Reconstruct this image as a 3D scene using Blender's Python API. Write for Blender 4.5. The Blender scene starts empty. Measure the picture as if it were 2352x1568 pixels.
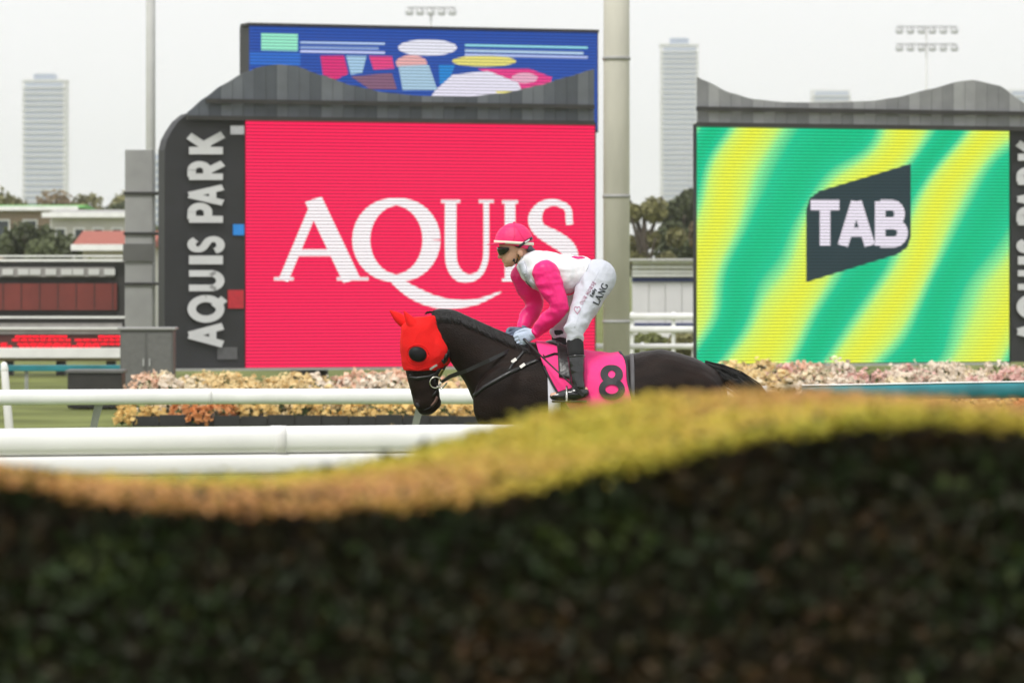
import bpy, bmesh, math, random
import numpy as np
from mathutils import Vector, noise
from mathutils.bvhtree import BVHTree
from mathutils.geometry import tessellate_polygon

# ------------------------------------------------------------------ camera, sky, sun, exposure
F = 9484.0            # focal length in units of a 2352-wide picture
CZ = 2.05             # eye height
HORSE_Y = 25.0        # the horse walks 25 m from the camera
scene = bpy.context.scene
COL = scene.collection
cam_d = bpy.data.cameras.new('camera')
cam_d.sensor_width = 36.0
cam_d.lens = 36.0 * F / 2352.0
cam_d.shift_y = -164.0 / 2352.0
cam_d.clip_start = 0.1
cam_d.clip_end = 9000
cam_d.dof.use_dof = True
cam_d.dof.focus_distance = HORSE_Y - 0.2
cam_d.dof.aperture_fstop = 5.6
cam = bpy.data.objects.new('camera', cam_d)
cam.location = (0, 0, CZ)
cam.rotation_euler = (math.radians(90), 0, 0)
COL.objects.link(cam)
scene.camera = cam

SUN_ELEV, SUN_AZ = math.radians(58), math.radians(205)      # azimuth clockwise from +Y: behind and a little left of the camera
world = bpy.data.worlds.new('World')
scene.world = world
world.use_nodes = True
wn = world.node_tree.nodes
wl = world.node_tree.links
bg = wn['Background']
sky = wn.new('ShaderNodeTexSky')
sky.sky_type = 'NISHITA'
sky.sun_disc = False
sky.sun_elevation = SUN_ELEV
sky.sun_rotation = SUN_AZ
sky.air_density = 1.5
sky.dust_density = 4.0
cloud = wn.new('ShaderNodeMix')
cloud.data_type = 'RGBA'
cloud.inputs[0].default_value = 0.9                           # overcast: the cloud deck hides most of the blue
cloud.inputs[7].default_value = (11.4, 11.45, 11.6, 1)
wl.new(sky.outputs[0], cloud.inputs[6])
wl.new(cloud.outputs[2], bg.inputs[0])
bg.inputs[1].default_value = 0.1

sun_d = bpy.data.lights.new('sun', 'SUN')
sun_d.energy = 2.3
sun_d.angle = math.radians(14)
sun_d.color = (1.0, 0.97, 0.92)
sun = bpy.data.objects.new('sun', sun_d)
COL.objects.link(sun)
sd = Vector((math.sin(SUN_AZ) * math.cos(SUN_ELEV), math.cos(SUN_AZ) * math.cos(SUN_ELEV), math.sin(SUN_ELEV)))
sun.rotation_euler = (-sd).to_track_quat('-Z', 'Y').to_euler()
sun.location = (0, -5, 30)
scene.view_settings.view_transform = 'Standard'
scene.view_settings.look = 'None'
scene.view_settings.exposure = 0.0
scene.view_settings.gamma = 1.0
scene.view_settings.use_curve_mapping = False
scene.cycles.max_bounces = 6
scene.cycles.volume_bounces = 3

# ------------------------------------------------------------------ helpers
def at(u, v, Y):
    return Vector(((u - 1176) / F * Y, Y, CZ - (v - 620) / F * Y))

def C(cx, cy, y=HORSE_Y):
    """a point of the rider and horse, y metres away"""
    u = 861.3 + .32953 * cx
    v = 470.8 + .32953 * cy
    p = at(u, v, HORSE_Y)
    return Vector((p.x, y, p.z))

def link(o, parent=None):
    COL.objects.link(o)
    if parent is not None:
        o.parent = parent
    return o

def origin_of(parent):
    p = Vector((0, 0, 0))
    while parent is not None:
        p = p + parent.location
        parent = parent.parent
    return p

def thing(name, label, cat, loc, group=None):
    o = bpy.data.objects.new(name, None)
    o.empty_display_size = 0.2
    o.location = loc
    COL.objects.link(o)
    o['label'] = label
    o['category'] = cat
    if group:
        o['group'] = group
    return o

def tag(o, label, cat, group=None):
    o['label'] = label
    o['category'] = cat
    if group:
        o['group'] = group
    return o

class MB:
    """collects geometry in world coordinates"""
    def __init__(self):
        self.v = []
        self.f = []
    def add(self, verts, faces):
        n = len(self.v)
        self.v += [Vector(p) for p in verts]
        self.f += [tuple(i + n for i in f) for f in faces]
        return self
    def box(self, x0, x1, y0, y1, z0, z1):
        vs = [(x, y, z) for z in (z0, z1) for y in (y0, y1) for x in (x0, x1)]
        return self.add(vs, [(0, 2, 3, 1), (4, 5, 7, 6), (0, 1, 5, 4), (2, 6, 7, 3), (0, 4, 6, 2), (1, 3, 7, 5)])
    def obox(self, o, ax, ay, az, a0, a1, b0, b1, c0, c1):
        vs = [o + ax * a + ay * b + az * c for c in (c0, c1) for b in (b0, b1) for a in (a0, a1)]
        return self.add(vs, [(0, 2, 3, 1), (4, 5, 7, 6), (0, 1, 5, 4), (2, 6, 7, 3), (0, 4, 6, 2), (1, 3, 7, 5)])
    def prism(self, pts, d):
        """extrude a planar outline by vector d"""
        n = len(pts)
        pts = [Vector(p) for p in pts]
        tris = tessellate_polygon([pts])
        vs = pts + [p + d for p in pts]
        fs = [tuple(t) for t in tris] + [tuple(n + i for i in reversed(t)) for t in tris]
        fs += [(i, (i + 1) % n, n + (i + 1) % n, n + i) for i in range(n)]
        return self.add(vs, fs)
    def loft(self, secs, n=20, sub=3, p=2.0, cap=True):
        """secs: (centre, up half vector, side half vector)"""
        secs = [(Vector(a), Vector(b), Vector(c)) for a, b, c in secs]
        if sub > 1 and len(secs) > 2:
            out = []
            for i in range(len(secs) - 1):
                s0 = secs[max(i - 1, 0)]; s1 = secs[i]; s2 = secs[i + 1]; s3 = secs[min(i + 2, len(secs) - 1)]
                for k in range(sub):
                    t = k / sub
                    q = []
                    for a, b, c, d in zip(s0, s1, s2, s3):
                        q.append(0.5 * (2 * b + (c - a) * t + (2 * a - 5 * b + 4 * c - d) * t * t + (3 * b - a - 3 * c + d) * t ** 3))
                    out.append(tuple(q))
            out.append(secs[-1])
            secs = out
        vs = []
        for c, up, sd_ in secs:
            for k in range(n):
                a = 2 * math.pi * k / n
                ca, sa = math.cos(a), math.sin(a)
                e = 2 / p
                vs.append(c + up * (math.copysign(abs(ca) ** e, ca)) + sd_ * (math.copysign(abs(sa) ** e, sa)))
        fs = []
        m = len(secs)
        for i in range(m - 1):
            for k in range(n):
                k2 = (k + 1) % n
                fs.append((i * n + k, i * n + k2, (i + 1) * n + k2, (i + 1) * n + k))
        if cap:
            a = len(vs); vs.append(secs[0][0])
            b = len(vs); vs.append(secs[-1][0])
            for k in range(n):
                k2 = (k + 1) % n
                fs.append((a, k2, k))
                fs.append((b, (m - 1) * n + k, (m - 1) * n + k2))
        return self.add(vs, fs)
    def tube(self, pts, rad, n=12, sub=3, flat=1.0, ball=True):
        """round limb through pts; radii rad (number or list)"""
        pts = [Vector(p) for p in pts]
        if not isinstance(rad, (list, tuple)):
            rad = [rad] * len(pts)
        secs = []
        ref = Vector((0, 1, 0))
        m = len(pts)
        for i in range(m):
            t = (pts[min(i + 1, m - 1)] - pts[max(i - 1, 0)])
            t.normalize()
            r = ref
            if abs(t.dot(r)) > .9:
                r = Vector((1, 0, 0))
            s = (r - t * t.dot(r)).normalized()
            u = t.cross(s).normalized()
            secs.append((pts[i], u * rad[i], s * rad[i] * flat))
        if ball:
            t0 = (pts[0] - pts[1]).normalized() * rad[0]
            t1 = (pts[-1] - pts[-2]).normalized() * rad[-1]
            c, u, s = secs[0]
            h = [(c + t0 * math.sin(a), u * math.cos(a), s * math.cos(a)) for a in (1.35, 1.0, .55)]
            c, u, s = secs[-1]
            e = [(c + t1 * math.sin(a), u * math.cos(a), s * math.cos(a)) for a in (.55, 1.0, 1.35)]
            secs = h + secs + e
        return self.loft(secs, n, sub, 2.0)
    def ball(self, c, rx, ry, rz, n=16, rot=0.0):
        c = Vector(c)
        vs, fs = [], []
        m = n // 2
        cr, sr = math.cos(rot), math.sin(rot)
        for i in range(m + 1):
            th = math.pi * i / m
            for k in range(n):
                a = 2 * math.pi * k / n
                x, y, z = rx * math.sin(th) * math.cos(a), ry * math.sin(th) * math.sin(a), rz * math.cos(th)
                vs.append(c + Vector((x * cr - z * sr, y, x * sr + z * cr)))
        for i in range(m):
            for k in range(n):
                k2 = (k + 1) % n
                fs.append((i * n + k, i * n + k2, (i + 1) * n + k2, (i + 1) * n + k))
        return self.add(vs, fs)
    def ribbon(self, pts, w, th, nrm=Vector((0, -1, 0))):
        """flat strap: width w across the direction, thickness th along nrm (or list of normals)"""
        pts = [Vector(p) for p in pts]
        m = len(pts)
        vs = []
        for i in range(m):
            t = (pts[min(i + 1, m - 1)] - pts[max(i - 1, 0)]).normalized()
            nn = nrm[i] if isinstance(nrm, list) else nrm
            s = t.cross(nn).normalized() * (w[i] if isinstance(w, list) else w) * .5
            nn = nn.normalized() * th * .5
            vs += [pts[i] + s + nn, pts[i] - s + nn, pts[i] - s - nn, pts[i] + s - nn]
        fs = []
        for i in range(m - 1):
            for k in range(4):
                k2 = (k + 1) % 4
                fs.append((i * 4 + k, (i + 1) * 4 + k, (i + 1) * 4 + k2, i * 4 + k2))
        fs += [(0, 1, 2, 3), (m * 4 - 1, m * 4 - 2, m * 4 - 3, m * 4 - 4)]
        return self.add(vs, fs)
    def mesh(self, name, off=Vector((0, 0, 0))):
        me = bpy.data.meshes.new(name)
        me.from_pydata([p - off for p in self.v], [], self.f)
        bm = bmesh.new()
        bm.from_mesh(me)
        bmesh.ops.remove_doubles(bm, verts=bm.verts, dist=1e-5)
        bmesh.ops.recalc_face_normals(bm, faces=bm.faces)
        bm.to_mesh(me)
        bm.free()
        return me
    def build(self, name, mat, parent=None, smooth=False, bevel=0.0):
        me = self.mesh(name, origin_of(parent))
        return finish(me, name, mat, parent, smooth, bevel)

def finish(me, name, mat, parent=None, smooth=False, bevel=0.0):
    if mat is not None:
        me.materials.clear()
        me.materials.append(mat)
    if smooth:
        me.polygons.foreach_set('use_smooth', [True] * len(me.polygons))
    o = bpy.data.objects.new(name, me)
    link(o, parent)
    if bevel:
        b = o.modifiers.new('bevel', 'BEVEL')
        b.width = bevel
        b.segments = 2
        b.limit_method = 'ANGLE'
    return o

def remesh(mb, voxel, smooth_it=6, fac=.5, wrinkle=None):
    """union of closed shapes -> one continuous skin (world coordinates)"""
    me = mb.mesh('tmp')
    o = bpy.data.objects.new('tmp', me)
    COL.objects.link(o)
    r = o.modifiers.new('r', 'REMESH')
    r.mode = 'VOXEL'
    r.voxel_size = voxel
    if smooth_it:
        s = o.modifiers.new('s', 'SMOOTH')
        s.factor = fac
        s.iterations = smooth_it
    dg = bpy.context.evaluated_depsgraph_get()
    out = bpy.data.meshes.new_from_object(o.evaluated_get(dg))
    bpy.data.objects.remove(o)
    bpy.data.meshes.remove(me)
    if wrinkle:
        n = len(out.vertices)
        co = np.empty(n * 3); out.vertices.foreach_get('co', co)
        no = np.empty(n * 3); out.vertices.foreach_get('normal', no)
        co = co.reshape(-1, 3); no = no.reshape(-1, 3)
        for i in range(n):
            co[i] += no[i] * wrinkle(Vector(co[i]))
        out.vertices.foreach_set('co', co.ravel())
        out.update()
    return out

def place(me, name, mat, parent, smooth=True):
    off = origin_of(parent)
    me.name = name
    n = len(me.vertices)
    co = np.empty(n * 3); me.vertices.foreach_get('co', co)
    co = co.reshape(-1, 3) - np.array(off)
    me.vertices.foreach_set('co', co.ravel())
    me.update()
    return finish(me, name, mat, parent, smooth)

def bvh_of(me):
    return BVHTree.FromPolygons([v.co.copy() for v in me.vertices], [tuple(p.vertices) for p in me.polygons])

def proj(bvh, cx, cy, off=.004, side=-1):
    """point of the skin seen from the near side at (cx, cy), lifted by off; returns point, normal"""
    p = C(cx, cy, HORSE_Y + side * 1.5)
    h = bvh.ray_cast(p, Vector((0, -side, 0)))
    if h[0] is None:
        q = bvh.find_nearest(C(cx, cy, HORSE_Y + side * .1))
        return q[0] + q[1] * off, q[1]
    return h[0] + h[1] * off, h[1]

def resample(pts, step):
    out = [pts[0]]
    for a, b in zip(pts[:-1], pts[1:]):
        d = math.dist(a, b)
        k = max(1, int(d / step))
        for i in range(1, k + 1):
            out.append((a[0] + (b[0] - a[0]) * i / k, a[1] + (b[1] - a[1]) * i / k))
    return out

def strap_on(mb, bvh, pts, w, th, off=.004, side=-1, step=22):
    ps, ns = [], []
    for q in resample(pts, step):
        p, n = proj(bvh, q[0], q[1], off, side)
        ps.append(p); ns.append(n)
    for _ in range(2):
        ns = [(ns[max(i - 1, 0)] + ns[i] + ns[min(i + 1, len(ns) - 1)]).normalized() for i in range(len(ns))]
    mb.ribbon(ps, w, th, ns)

# ------------------------------------------------------------------ materials
def rgb(r, g, b):
    return tuple(((c / 255) / 12.92 if c / 255 <= .04045 else ((c / 255 + .055) / 1.055) ** 2.4) for c in (r, g, b))

def M(name, col, rough=.6, var=.12, scale=12., bump=0., bscale=60., spec=.5, metal=0., sheen=0., coat=0., stretch=None, trans=0.):
    m = bpy.data.materials.new(name)
    m.use_nodes = True
    nt = m.node_tree
    b = nt.nodes['Principled BSDF']
    tc = nt.nodes.new('ShaderNodeTexCoord')
    src = tc.outputs['Object']
    if stretch:
        mp = nt.nodes.new('ShaderNodeMapping')
        mp.inputs['Scale'].default_value = stretch
        nt.links.new(src, mp.inputs[0])
        src = mp.outputs[0]
    n = nt.nodes.new('ShaderNodeTexNoise')
    n.inputs['Scale'].default_value = scale
    n.inputs['Detail'].default_value = 5
    nt.links.new(src, n.inputs['Vector'])
    r = nt.nodes.new('ShaderNodeMix')
    r.data_type = 'RGBA'
    r.inputs[6].default_value = (*[max(0, c * (1 - var)) for c in col], 1)
    r.inputs[7].default_value = (*[min(1, c * (1 + var)) for c in col], 1)
    mr = nt.nodes.new('ShaderNodeMapRange')
    mr.inputs[1].default_value = .3
    mr.inputs[2].default_value = .7
    nt.links.new(n.outputs[0], mr.inputs[0])
    nt.links.new(mr.outputs[0], r.inputs[0])
    nt.links.new(r.outputs[2], b.inputs['Base Color'])
    b.inputs['Roughness'].default_value = rough
    b.inputs['Specular IOR Level'].default_value = spec
    b.inputs['Metallic'].default_value = metal
    b.inputs['Sheen Weight'].default_value = sheen
    b.inputs['Coat Weight'].default_value = coat
    if bump:
        n2 = nt.nodes.new('ShaderNodeTexNoise')
        n2.inputs['Scale'].default_value = bscale
        n2.inputs['Detail'].default_value = 4
        nt.links.new(src, n2.inputs['Vector'])
        bp = nt.nodes.new('ShaderNodeBump')
        bp.inputs['Strength'].default_value = bump
        bp.inputs['Distance'].default_value = .02
        nt.links.new(n2.outputs[0], bp.inputs['Height'])
        nt.links.new(bp.outputs[0], b.inputs['Normal'])
    return m

LED_PITCH = 0.058
def led_mat(name, col=None, strength=1.0, nodes=None):
    """an LED wall: rows of diodes with dark gaps, each row giving off the picture's colour"""
    m = bpy.data.materials.new(name)
    m.use_nodes = True
    nt = m.node_tree
    b = nt.nodes['Principled BSDF']
    b.inputs['Base Color'].default_value = (.01, .01, .011, 1)
    b.inputs['Roughness'].default_value = .9
    b.inputs['Specular IOR Level'].default_value = .05
    geo = nt.nodes.new('ShaderNodeNewGeometry')
    sx = nt.nodes.new('ShaderNodeSeparateXYZ')
    nt.links.new(geo.outputs['Position'], sx.inputs[0])
    k = nt.nodes.new('ShaderNodeMath'); k.operation = 'MULTIPLY'; k.inputs[1].default_value = 2 * math.pi / LED_PITCH
    nt.links.new(sx.outputs[2], k.inputs[0])
    s = nt.nodes.new('ShaderNodeMath'); s.operation = 'SINE'
    nt.links.new(k.outputs[0], s.inputs[0])
    mr = nt.nodes.new('ShaderNodeMapRange')
    mr.inputs[1].default_value = -.9; mr.inputs[2].default_value = .5
    mr.inputs[3].default_value = .38; mr.inputs[4].default_value = 1.27
    nt.links.new(s.outputs[0], mr.inputs[0])
    st = nt.nodes.new('ShaderNodeMath'); st.operation = 'MULTIPLY'; st.inputs[1].default_value = strength
    nt.links.new(mr.outputs[0], st.inputs[0])
    nt.links.new(st.outputs[0], b.inputs['Emission Strength'])
    if nodes is None:
        b.inputs['Emission Color'].default_value = (*col, 1)
    else:
        nodes(nt, b.inputs['Emission Color'])
    return m

def leaf_mat(name, rough=.5, trans=.25):
    m = bpy.data.materials.new(name)
    m.use_nodes = True
    nt = m.node_tree
    b = nt.nodes['Principled BSDF']
    a = nt.nodes.new('ShaderNodeAttribute')
    a.attribute_name = 'leaf_colour'
    nt.links.new(a.outputs['Color'], b.inputs['Base Color'])
    b.inputs['Roughness'].default_value = rough
    b.inputs['Specular IOR Level'].default_value = .3
    tr = nt.nodes.new('ShaderNodeBsdfTranslucent')
    nt.links.new(a.outputs['Color'], tr.inputs[0])
    mx = nt.nodes.new('ShaderNodeMixShader')
    mx.inputs[0].default_value = trans
    nt.links.new(b.outputs[0], mx.inputs[1])
    nt.links.new(tr.outputs[0], mx.inputs[2])
    nt.links.new(mx.outputs[0], nt.nodes['Material Output'].inputs[0])
    return m

def leaves(name, mat, parent, pos, nrm, size, cols, rng, aspect=.5, tilt=.6, fold=.18):
    """many small folded leaves: pos (n,3), nrm (n,3) preferred facing, size (n,), cols (n,3)"""
    n = len(pos)
    off = np.array(origin_of(parent))
    nr = nrm + rng.normal(0, tilt, (n, 3))
    nr /= np.linalg.norm(nr, axis=1, keepdims=True) + 1e-9
    d = rng.normal(0, 1, (n, 3))
    d -= nr * (d * nr).sum(1, keepdims=True)
    d /= np.linalg.norm(d, axis=1, keepdims=True) + 1e-9
    s = np.cross(nr, d)
    L = size[:, None]
    W = L * aspect * .5
    p0 = pos - d * L * .5
    p1 = pos + d * L * .5
    mid = pos - nr * L * fold * .5
    a = pos - d * L * .1 + s * W + nr * L * fold
    b = pos - d * L * .1 - s * W + nr * L * fold
    V = np.stack([p0, a, p1, b, mid], 1).reshape(-1, 3) - off
    base = (np.arange(n) * 5)[:, None]
    T = np.concatenate([base + np.array([[0, 4, 1]]), base + np.array([[4, 2, 1]]), base + np.array([[0, 3, 4]]), base + np.array([[4, 3, 2]])], 1).reshape(-1, 3)
    me = bpy.data.meshes.new(name)
    me.vertices.add(len(V))
    me.vertices.foreach_set('co', V.ravel())
    me.loops.add(T.size)
    me.loops.foreach_set('vertex_index', T.ravel().astype(np.int32))
    me.polygons.add(len(T))
    me.polygons.foreach_set('loop_start', np.arange(0, T.size, 3, dtype=np.int32))
    me.update(calc_edges=True)
    at_ = me.attributes.new('leaf_colour', 'FLOAT_COLOR', 'POINT')
    c4 = np.ones((n, 5, 4)); c4[:, :, :3] = cols[:, None, :]
    at_.data.foreach_set('color', c4.ravel())
    me.validate()
    o = finish(me, name, mat, parent)
    o['kind'] = 'stuff'
    return o

# ------------------------------------------------------------------ ground, air, hill
rng = np.random.default_rng(7)
random.seed(5)

m_grass = M('grass', (.15, .17, .055), .9, .35, .6, .6, 30, spec=.1)
m_track = M('turf', (.12, .16, .045), .9, .3, 1.2, .6, 40, spec=.1)
m_white = M('white_plastic', (.86, .86, .85), .35, .09, 2.2, .05, 8)
m_offwhite = M('off_white_plastic', (.80, .79, .78), .45, .05, 3., .05, 8)
m_char = M('charcoal_panel', (.022, .022, .025), .55, .2, 1.5)
m_beam = M('dark_steel', (.03, .028, .026), .5, .25, 3.)
m_grey = M('grey_steel', (.33, .33, .325), .5, .12, 2.)
m_midgrey = M('mid_grey_paint', (.12, .12, .115), .6, .15, 2.)
m_beige = M('weathered_beige_concrete', (.60, .58, .51), .8, .1, 2.5, .15, 20, stretch=(1, 1, .3))
m_pale = M('pale_grey_paint', (.62, .62, .61), .6, .06, 2.)
m_alu = M('brushed_aluminium', (.5, .5, .5), .35, .08, 8., metal=.6)

g = MB(); g.add([(-1650, -300, 0), (1650, -300, 0), (1650, 3350, 0), (-1650, 3350, 0)], [(0, 1, 2, 3)])
ground = g.build('ground', m_grass); ground['kind'] = 'structure'
g = MB(); g.add([(-80, 19.2, .006), (80, 19.2, .006), (80, 35.6, .006), (-80, 35.6, .006)], [(0, 1, 2, 3)])
track = g.build('turf_track', m_track); track['kind'] = 'structure'

m_hill = M('wooded_hill', (.07, .085, .06), .95, .4, .01, spec=0.)
h = MB()
hv, hf = [], []
for i in range(41):
    X = -1600 + i * 36
    pk = 78 * math.exp(-((X + 560) / 210) ** 2) + 55 * math.exp(-((X + 1000) / 250) ** 2) + 6 * noise.noise(Vector((X * .01, 3, 0)))
    for k in range(9):
        a = math.pi * k / 8
        hv.append((X, 3000 - 260 * math.cos(a), -2 + max(pk, 1) * math.sin(a)))
for i in range(40):
    for k in range(8):
        hf.append((i * 9 + k, (i + 1) * 9 + k, (i + 1) * 9 + k + 1, i * 9 + k + 1))
h.add(hv, hf)
hill = h.build('hill', m_hill, smooth=True); hill['kind'] = 'structure'

# ------------------------------------------------------------------ strokes and lettering
def strip(pts, w):
    m = len(pts)
    if not isinstance(w, (list, tuple)):
        w = [w] * m
    L, R = [], []
    for i in range(m):
        a = pts[max(i - 1, 0)]; b = pts[min(i + 1, m - 1)]
        dx, dy = b[0] - a[0], b[1] - a[1]
        l = math.hypot(dx, dy) or 1
        nx, ny = -dy / l, dx / l
        L.append((pts[i][0] + nx * w[i] / 2, pts[i][1] + ny * w[i] / 2))
        R.append((pts[i][0] - nx * w[i] / 2, pts[i][1] - ny * w[i] / 2))
    return L, R

def rounded(pts, w, k=4):
    """bent strokes become smooth curves; two-point strokes stay straight"""
    if len(pts) < 5 or len(pts) > 16:
        return pts, w
    ww = list(w) if isinstance(w, (list, tuple)) else [w] * len(pts)
    P = [(p[0], p[1], q) for p, q in zip(pts, ww)]
    out = []
    for i in range(len(P) - 1):
        a, b, c, d = P[max(i - 1, 0)], P[i], P[i + 1], P[min(i + 2, len(P) - 1)]
        for j in range(k):
            t = j / k
            out.append(tuple(.5 * (2 * y + (z - x) * t + (2 * x - 5 * y + 4 * z - u) * t * t + (3 * y - x - 3 * z + u) * t ** 3) for x, y, z, u in zip(a, b, c, d)))
    out.append(P[-1])
    return [(q[0], q[1]) for q in out], [q[2] for q in out]

def glyph(mb, strokes, f, depth, sub=None):
    """strokes in letter units; f(x, y, off) -> world point"""
    for si, (pts, w) in enumerate(strokes):
        pts, w = rounded(pts, w)
        if sub:
            w = w if isinstance(w, (list, tuple)) else [w] * len(pts)
            q, ww = [pts[0]], [w[0]]
            for (a, b, wa, wb) in zip(pts[:-1], pts[1:], w[:-1], w[1:]):
                k = max(1, int(math.dist(a, b) / sub))
                for i in range(1, k + 1):
                    q.append((a[0] + (b[0] - a[0]) * i / k, a[1] + (b[1] - a[1]) * i / k)); ww.append(wa + (wb - wa) * i / k)
            pts, w = q, ww
        L, R = strip(pts, w)
        o = si * .0012
        m = len(L)
        vs = []
        for i in range(m):
            vs += [f(*L[i], depth + o), f(*R[i], depth + o), f(*R[i], -.001), f(*L[i], -.001)]
        fs = []
        for i in range(m - 1):
            for k in range(4):
                k2 = (k + 1) % 4
                fs.append((i * 4 + k, (i + 1) * 4 + k, (i + 1) * 4 + k2, i * 4 + k2))
        fs += [(0, 1, 2, 3), (m * 4 - 1, m * 4 - 2, m * 4 - 3, m * 4 - 4)]
        mb.add(vs, fs)

def arc(cx, cy, rx, ry, a0, a1, n=18):
    return [(cx + rx * math.cos(math.radians(a0 + (a1 - a0) * i / n)), cy + ry * math.sin(math.radians(a0 + (a1 - a0) * i / n))) for i in range(n + 1)]
def ringw(n, thin, thick, a0=0, a1=360):
    return [thin + (thick - thin) * abs(math.cos(math.radians(a0 + (a1 - a0) * i / n))) for i in range(n + 1)]

def serif(t=.14, s=.06):
    """high-contrast capitals with small serifs: letter -> (strokes, width)"""
    G = {}
    G['A'] = ([([(.05, 0), (.41, .99)], s + .02), ([(.37, 1), (.78, 0)], t + .02), ([(.17, .34), (.62, .34)], s), ([(-.05, .02), (.16, .02)], .04), ([(.62, .02), (.96, .02)], .04)], .92)
    G['Q'] = ([(arc(.46, .5, .39, .47, 0, 360, 32), ringw(32, s, t + .03)), ([(.40, .04), (.52, -.06), (.68, -.17), (.88, -.26), (1.12, -.29), (1.36, -.26), (1.62, -.14)], [.08, .13, .16, .15, .11, .07, .02])], .95)
    G['U'] = ([([(.16, 1), (.16, .36), (.19, .18), (.28, .07), (.42, .03), (.57, .08), (.65, .2), (.68, .38), (.68, 1)], [t, t, t, t * .9, s + .02, s, s, s, s]), ([(.02, .98), (.30, .98)], .04), ([(.57, .98), (.79, .98)], .04)], .84)
    G['I'] = ([([(.15, 0), (.15, 1)], t), ([(.02, .02), (.28, .02)], .04), ([(.02, .98), (.28, .98)], .04)], .32)
    sp = [(.51, .70), (.50, .76), (.48, .90), (.33, .97), (.17, .93), (.09, .78), (.14, .64), (.30, .54), (.46, .43), (.53, .29), (.48, .11), (.32, .03), (.15, .07), (.07, .25)]
    G['S'] = ([(sp, [s, s, s, s, s + .03, t, t, t + .03, t + .03, t, t * .7, s, s, s])], .60)
    G['L'] = ([([(.14, 0), (.14, 1)], t), ([(.08, .03), (.56, .03)], s), ([(.55, .0), (.58, .24)], s), ([(.02, .98), (.28, .98)], .04)], .62)
    G['N'] = ([([(.12, 0), (.12, 1)], s), ([(.10, 1), (.70, 0)], t), ([(.69, 0), (.69, 1)], s), ([(.02, .02), (.23, .02)], .04), ([(.58, .98), (.80, .98)], .04)], .84)
    G['G'] = ([(arc(.46, .5, .39, .47, 42, 318, 26), ringw(26, s, t + .02, 42, 318)), ([(.74, .06), (.74, .42)], t), ([(.60, .42), (.86, .42)], .04)], .92)
    return G

def sans(w=.16):
    G = {}
    G['A'] = ([([(.06, 0), (.38, 1)], w), ([(.38, 1), (.70, 0)], w), ([(.18, .3), (.58, .3)], w * .85)], .76)
    G['Q'] = ([(arc(.44, .5, .36, .42, 0, 360, 24), w), ([(.50, .26), (.80, -.04)], w)], .90)
    G['O'] = ([(arc(.44, .5, .36, .42, 0, 360, 24), w)], .88)
    G['U'] = ([([(.10, 1)] + arc(.38, .36, .28, .28, 180, 360, 12) + [(.66, 1)], w)], .76)
    G['I'] = ([([(.1, 0), (.1, 1)], w)], .20)
    G['S'] = ([([(.54, .80), (.44, .90), (.28, .92), (.14, .84), (.12, .68), (.22, .57), (.38, .49), (.52, .40), (.56, .24), (.46, .11), (.28, .07), (.12, .13), (.06, .24)], w)], .62)
    G['P'] = ([([(.10, 0), (.10, 1)], w), ([(.10, .92), (.36, .92)] + arc(.36, .68, .22, .24, 90, -90, 10) + [(.10, .44)], w)], .62)
    G['R'] = ([([(.10, 0), (.10, 1)], w), ([(.10, .92), (.36, .92)] + arc(.36, .69, .22, .23, 90, -90, 10) + [(.10, .46)], w), ([(.32, .46), (.62, 0)], w)], .66)
    G['K'] = ([([(.10, 0), (.10, 1)], w), ([(.60, 1), (.16, .42)], w), ([(.28, .58), (.64, 0)], w)], .66)
    G['T'] = ([([(.0, .92), (.68, .92)], w), ([(.34, .88), (.34, 0)], w)], .68)
    G['B'] = ([([(.10, 0), (.10, 1)], w), ([(.10, .92), (.36, .92)] + arc(.36, .72, .20, .20, 90, -90, 10) + [(.10, .52)], w), ([(.10, .50), (.40, .50)] + arc(.40, .29, .23, .21, 90, -90, 10) + [(.10, .08)], w)], .66)
    G['H'] = ([([(.10, 0), (.10, 1)], w), ([(.60, 0), (.60, 1)], w), ([(.1, .5), (.6, .5)], w)], .70)
    G['E'] = ([([(.10, 0), (.10, 1)], w), ([(.1, .93), (.52, .93)], w), ([(.1, .5), (.46, .5)], w), ([(.1, .07), (.52, .07)], w)], .56)
    G['m'] = ([([(.08, 0), (.08, .66)], w), ([(.08, .5), (.18, .64), (.30, .62), (.34, .5), (.34, 0)], w), ([(.34, .5), (.46, .64), (.57, .62), (.61, .5), (.61, 0)], w)], .70)
    G['i'] = ([([(.08, 0), (.08, .66)], w), ([(.08, .80), (.08, .96)], w)], .18)
    G['l'] = ([([(.08, 0), (.08, 1)], w)], .18)
    G['y'] = ([([(.04, .66), (.26, .02)], w), ([(.46, .66), (.20, -.14), (.02, -.2)], w)], .48)
    G['8'] = ([(arc(.36, .74, .22, .20, -90, 270, 26), [w * (.85 + .35 * abs(math.sin(math.radians(i * 14)))) for i in range(27)]), (arc(.36, .28, .29, .24, 90, 450, 28), w)], .72)
    return G
SERIF, SANS, SANSB, THIN = serif(.17, .085), sans(.17), sans(.25), sans(.12)

# ------------------------------------------------------------------ the two big boards
A_ = math.radians(20.33)
EX = Vector((math.cos(A_), math.sin(A_), 0))
NB = Vector((math.sin(A_), -math.cos(A_), 0))
BX0, BY0 = -4.547, 70.0
def board_pt(back=0.0):
    def S(u, v, off=0.0):
        k = (u - 1176) / F
        x0, y0 = BX0 - NB.x * back, BY0 - NB.y * back
        D = (y0 * EX.x - x0 * EX.y - off) / (EX.x - k * EX.y)
        return Vector((k * D, D, CZ - (v - 620) / F * D))
    return S
S = board_pt()
SB = board_pt(5.0)

def plate(name, pts, off, depth, mat, parent, f=None, smooth=False):
    """outline on a board's plane, front face off metres proud, depth thick"""
    f = f or S
    mb = MB()
    mb.prism([f(u, v, off) for u, v in pts], -NB * depth)
    return mb.build(name, mat, parent, smooth)

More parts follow.
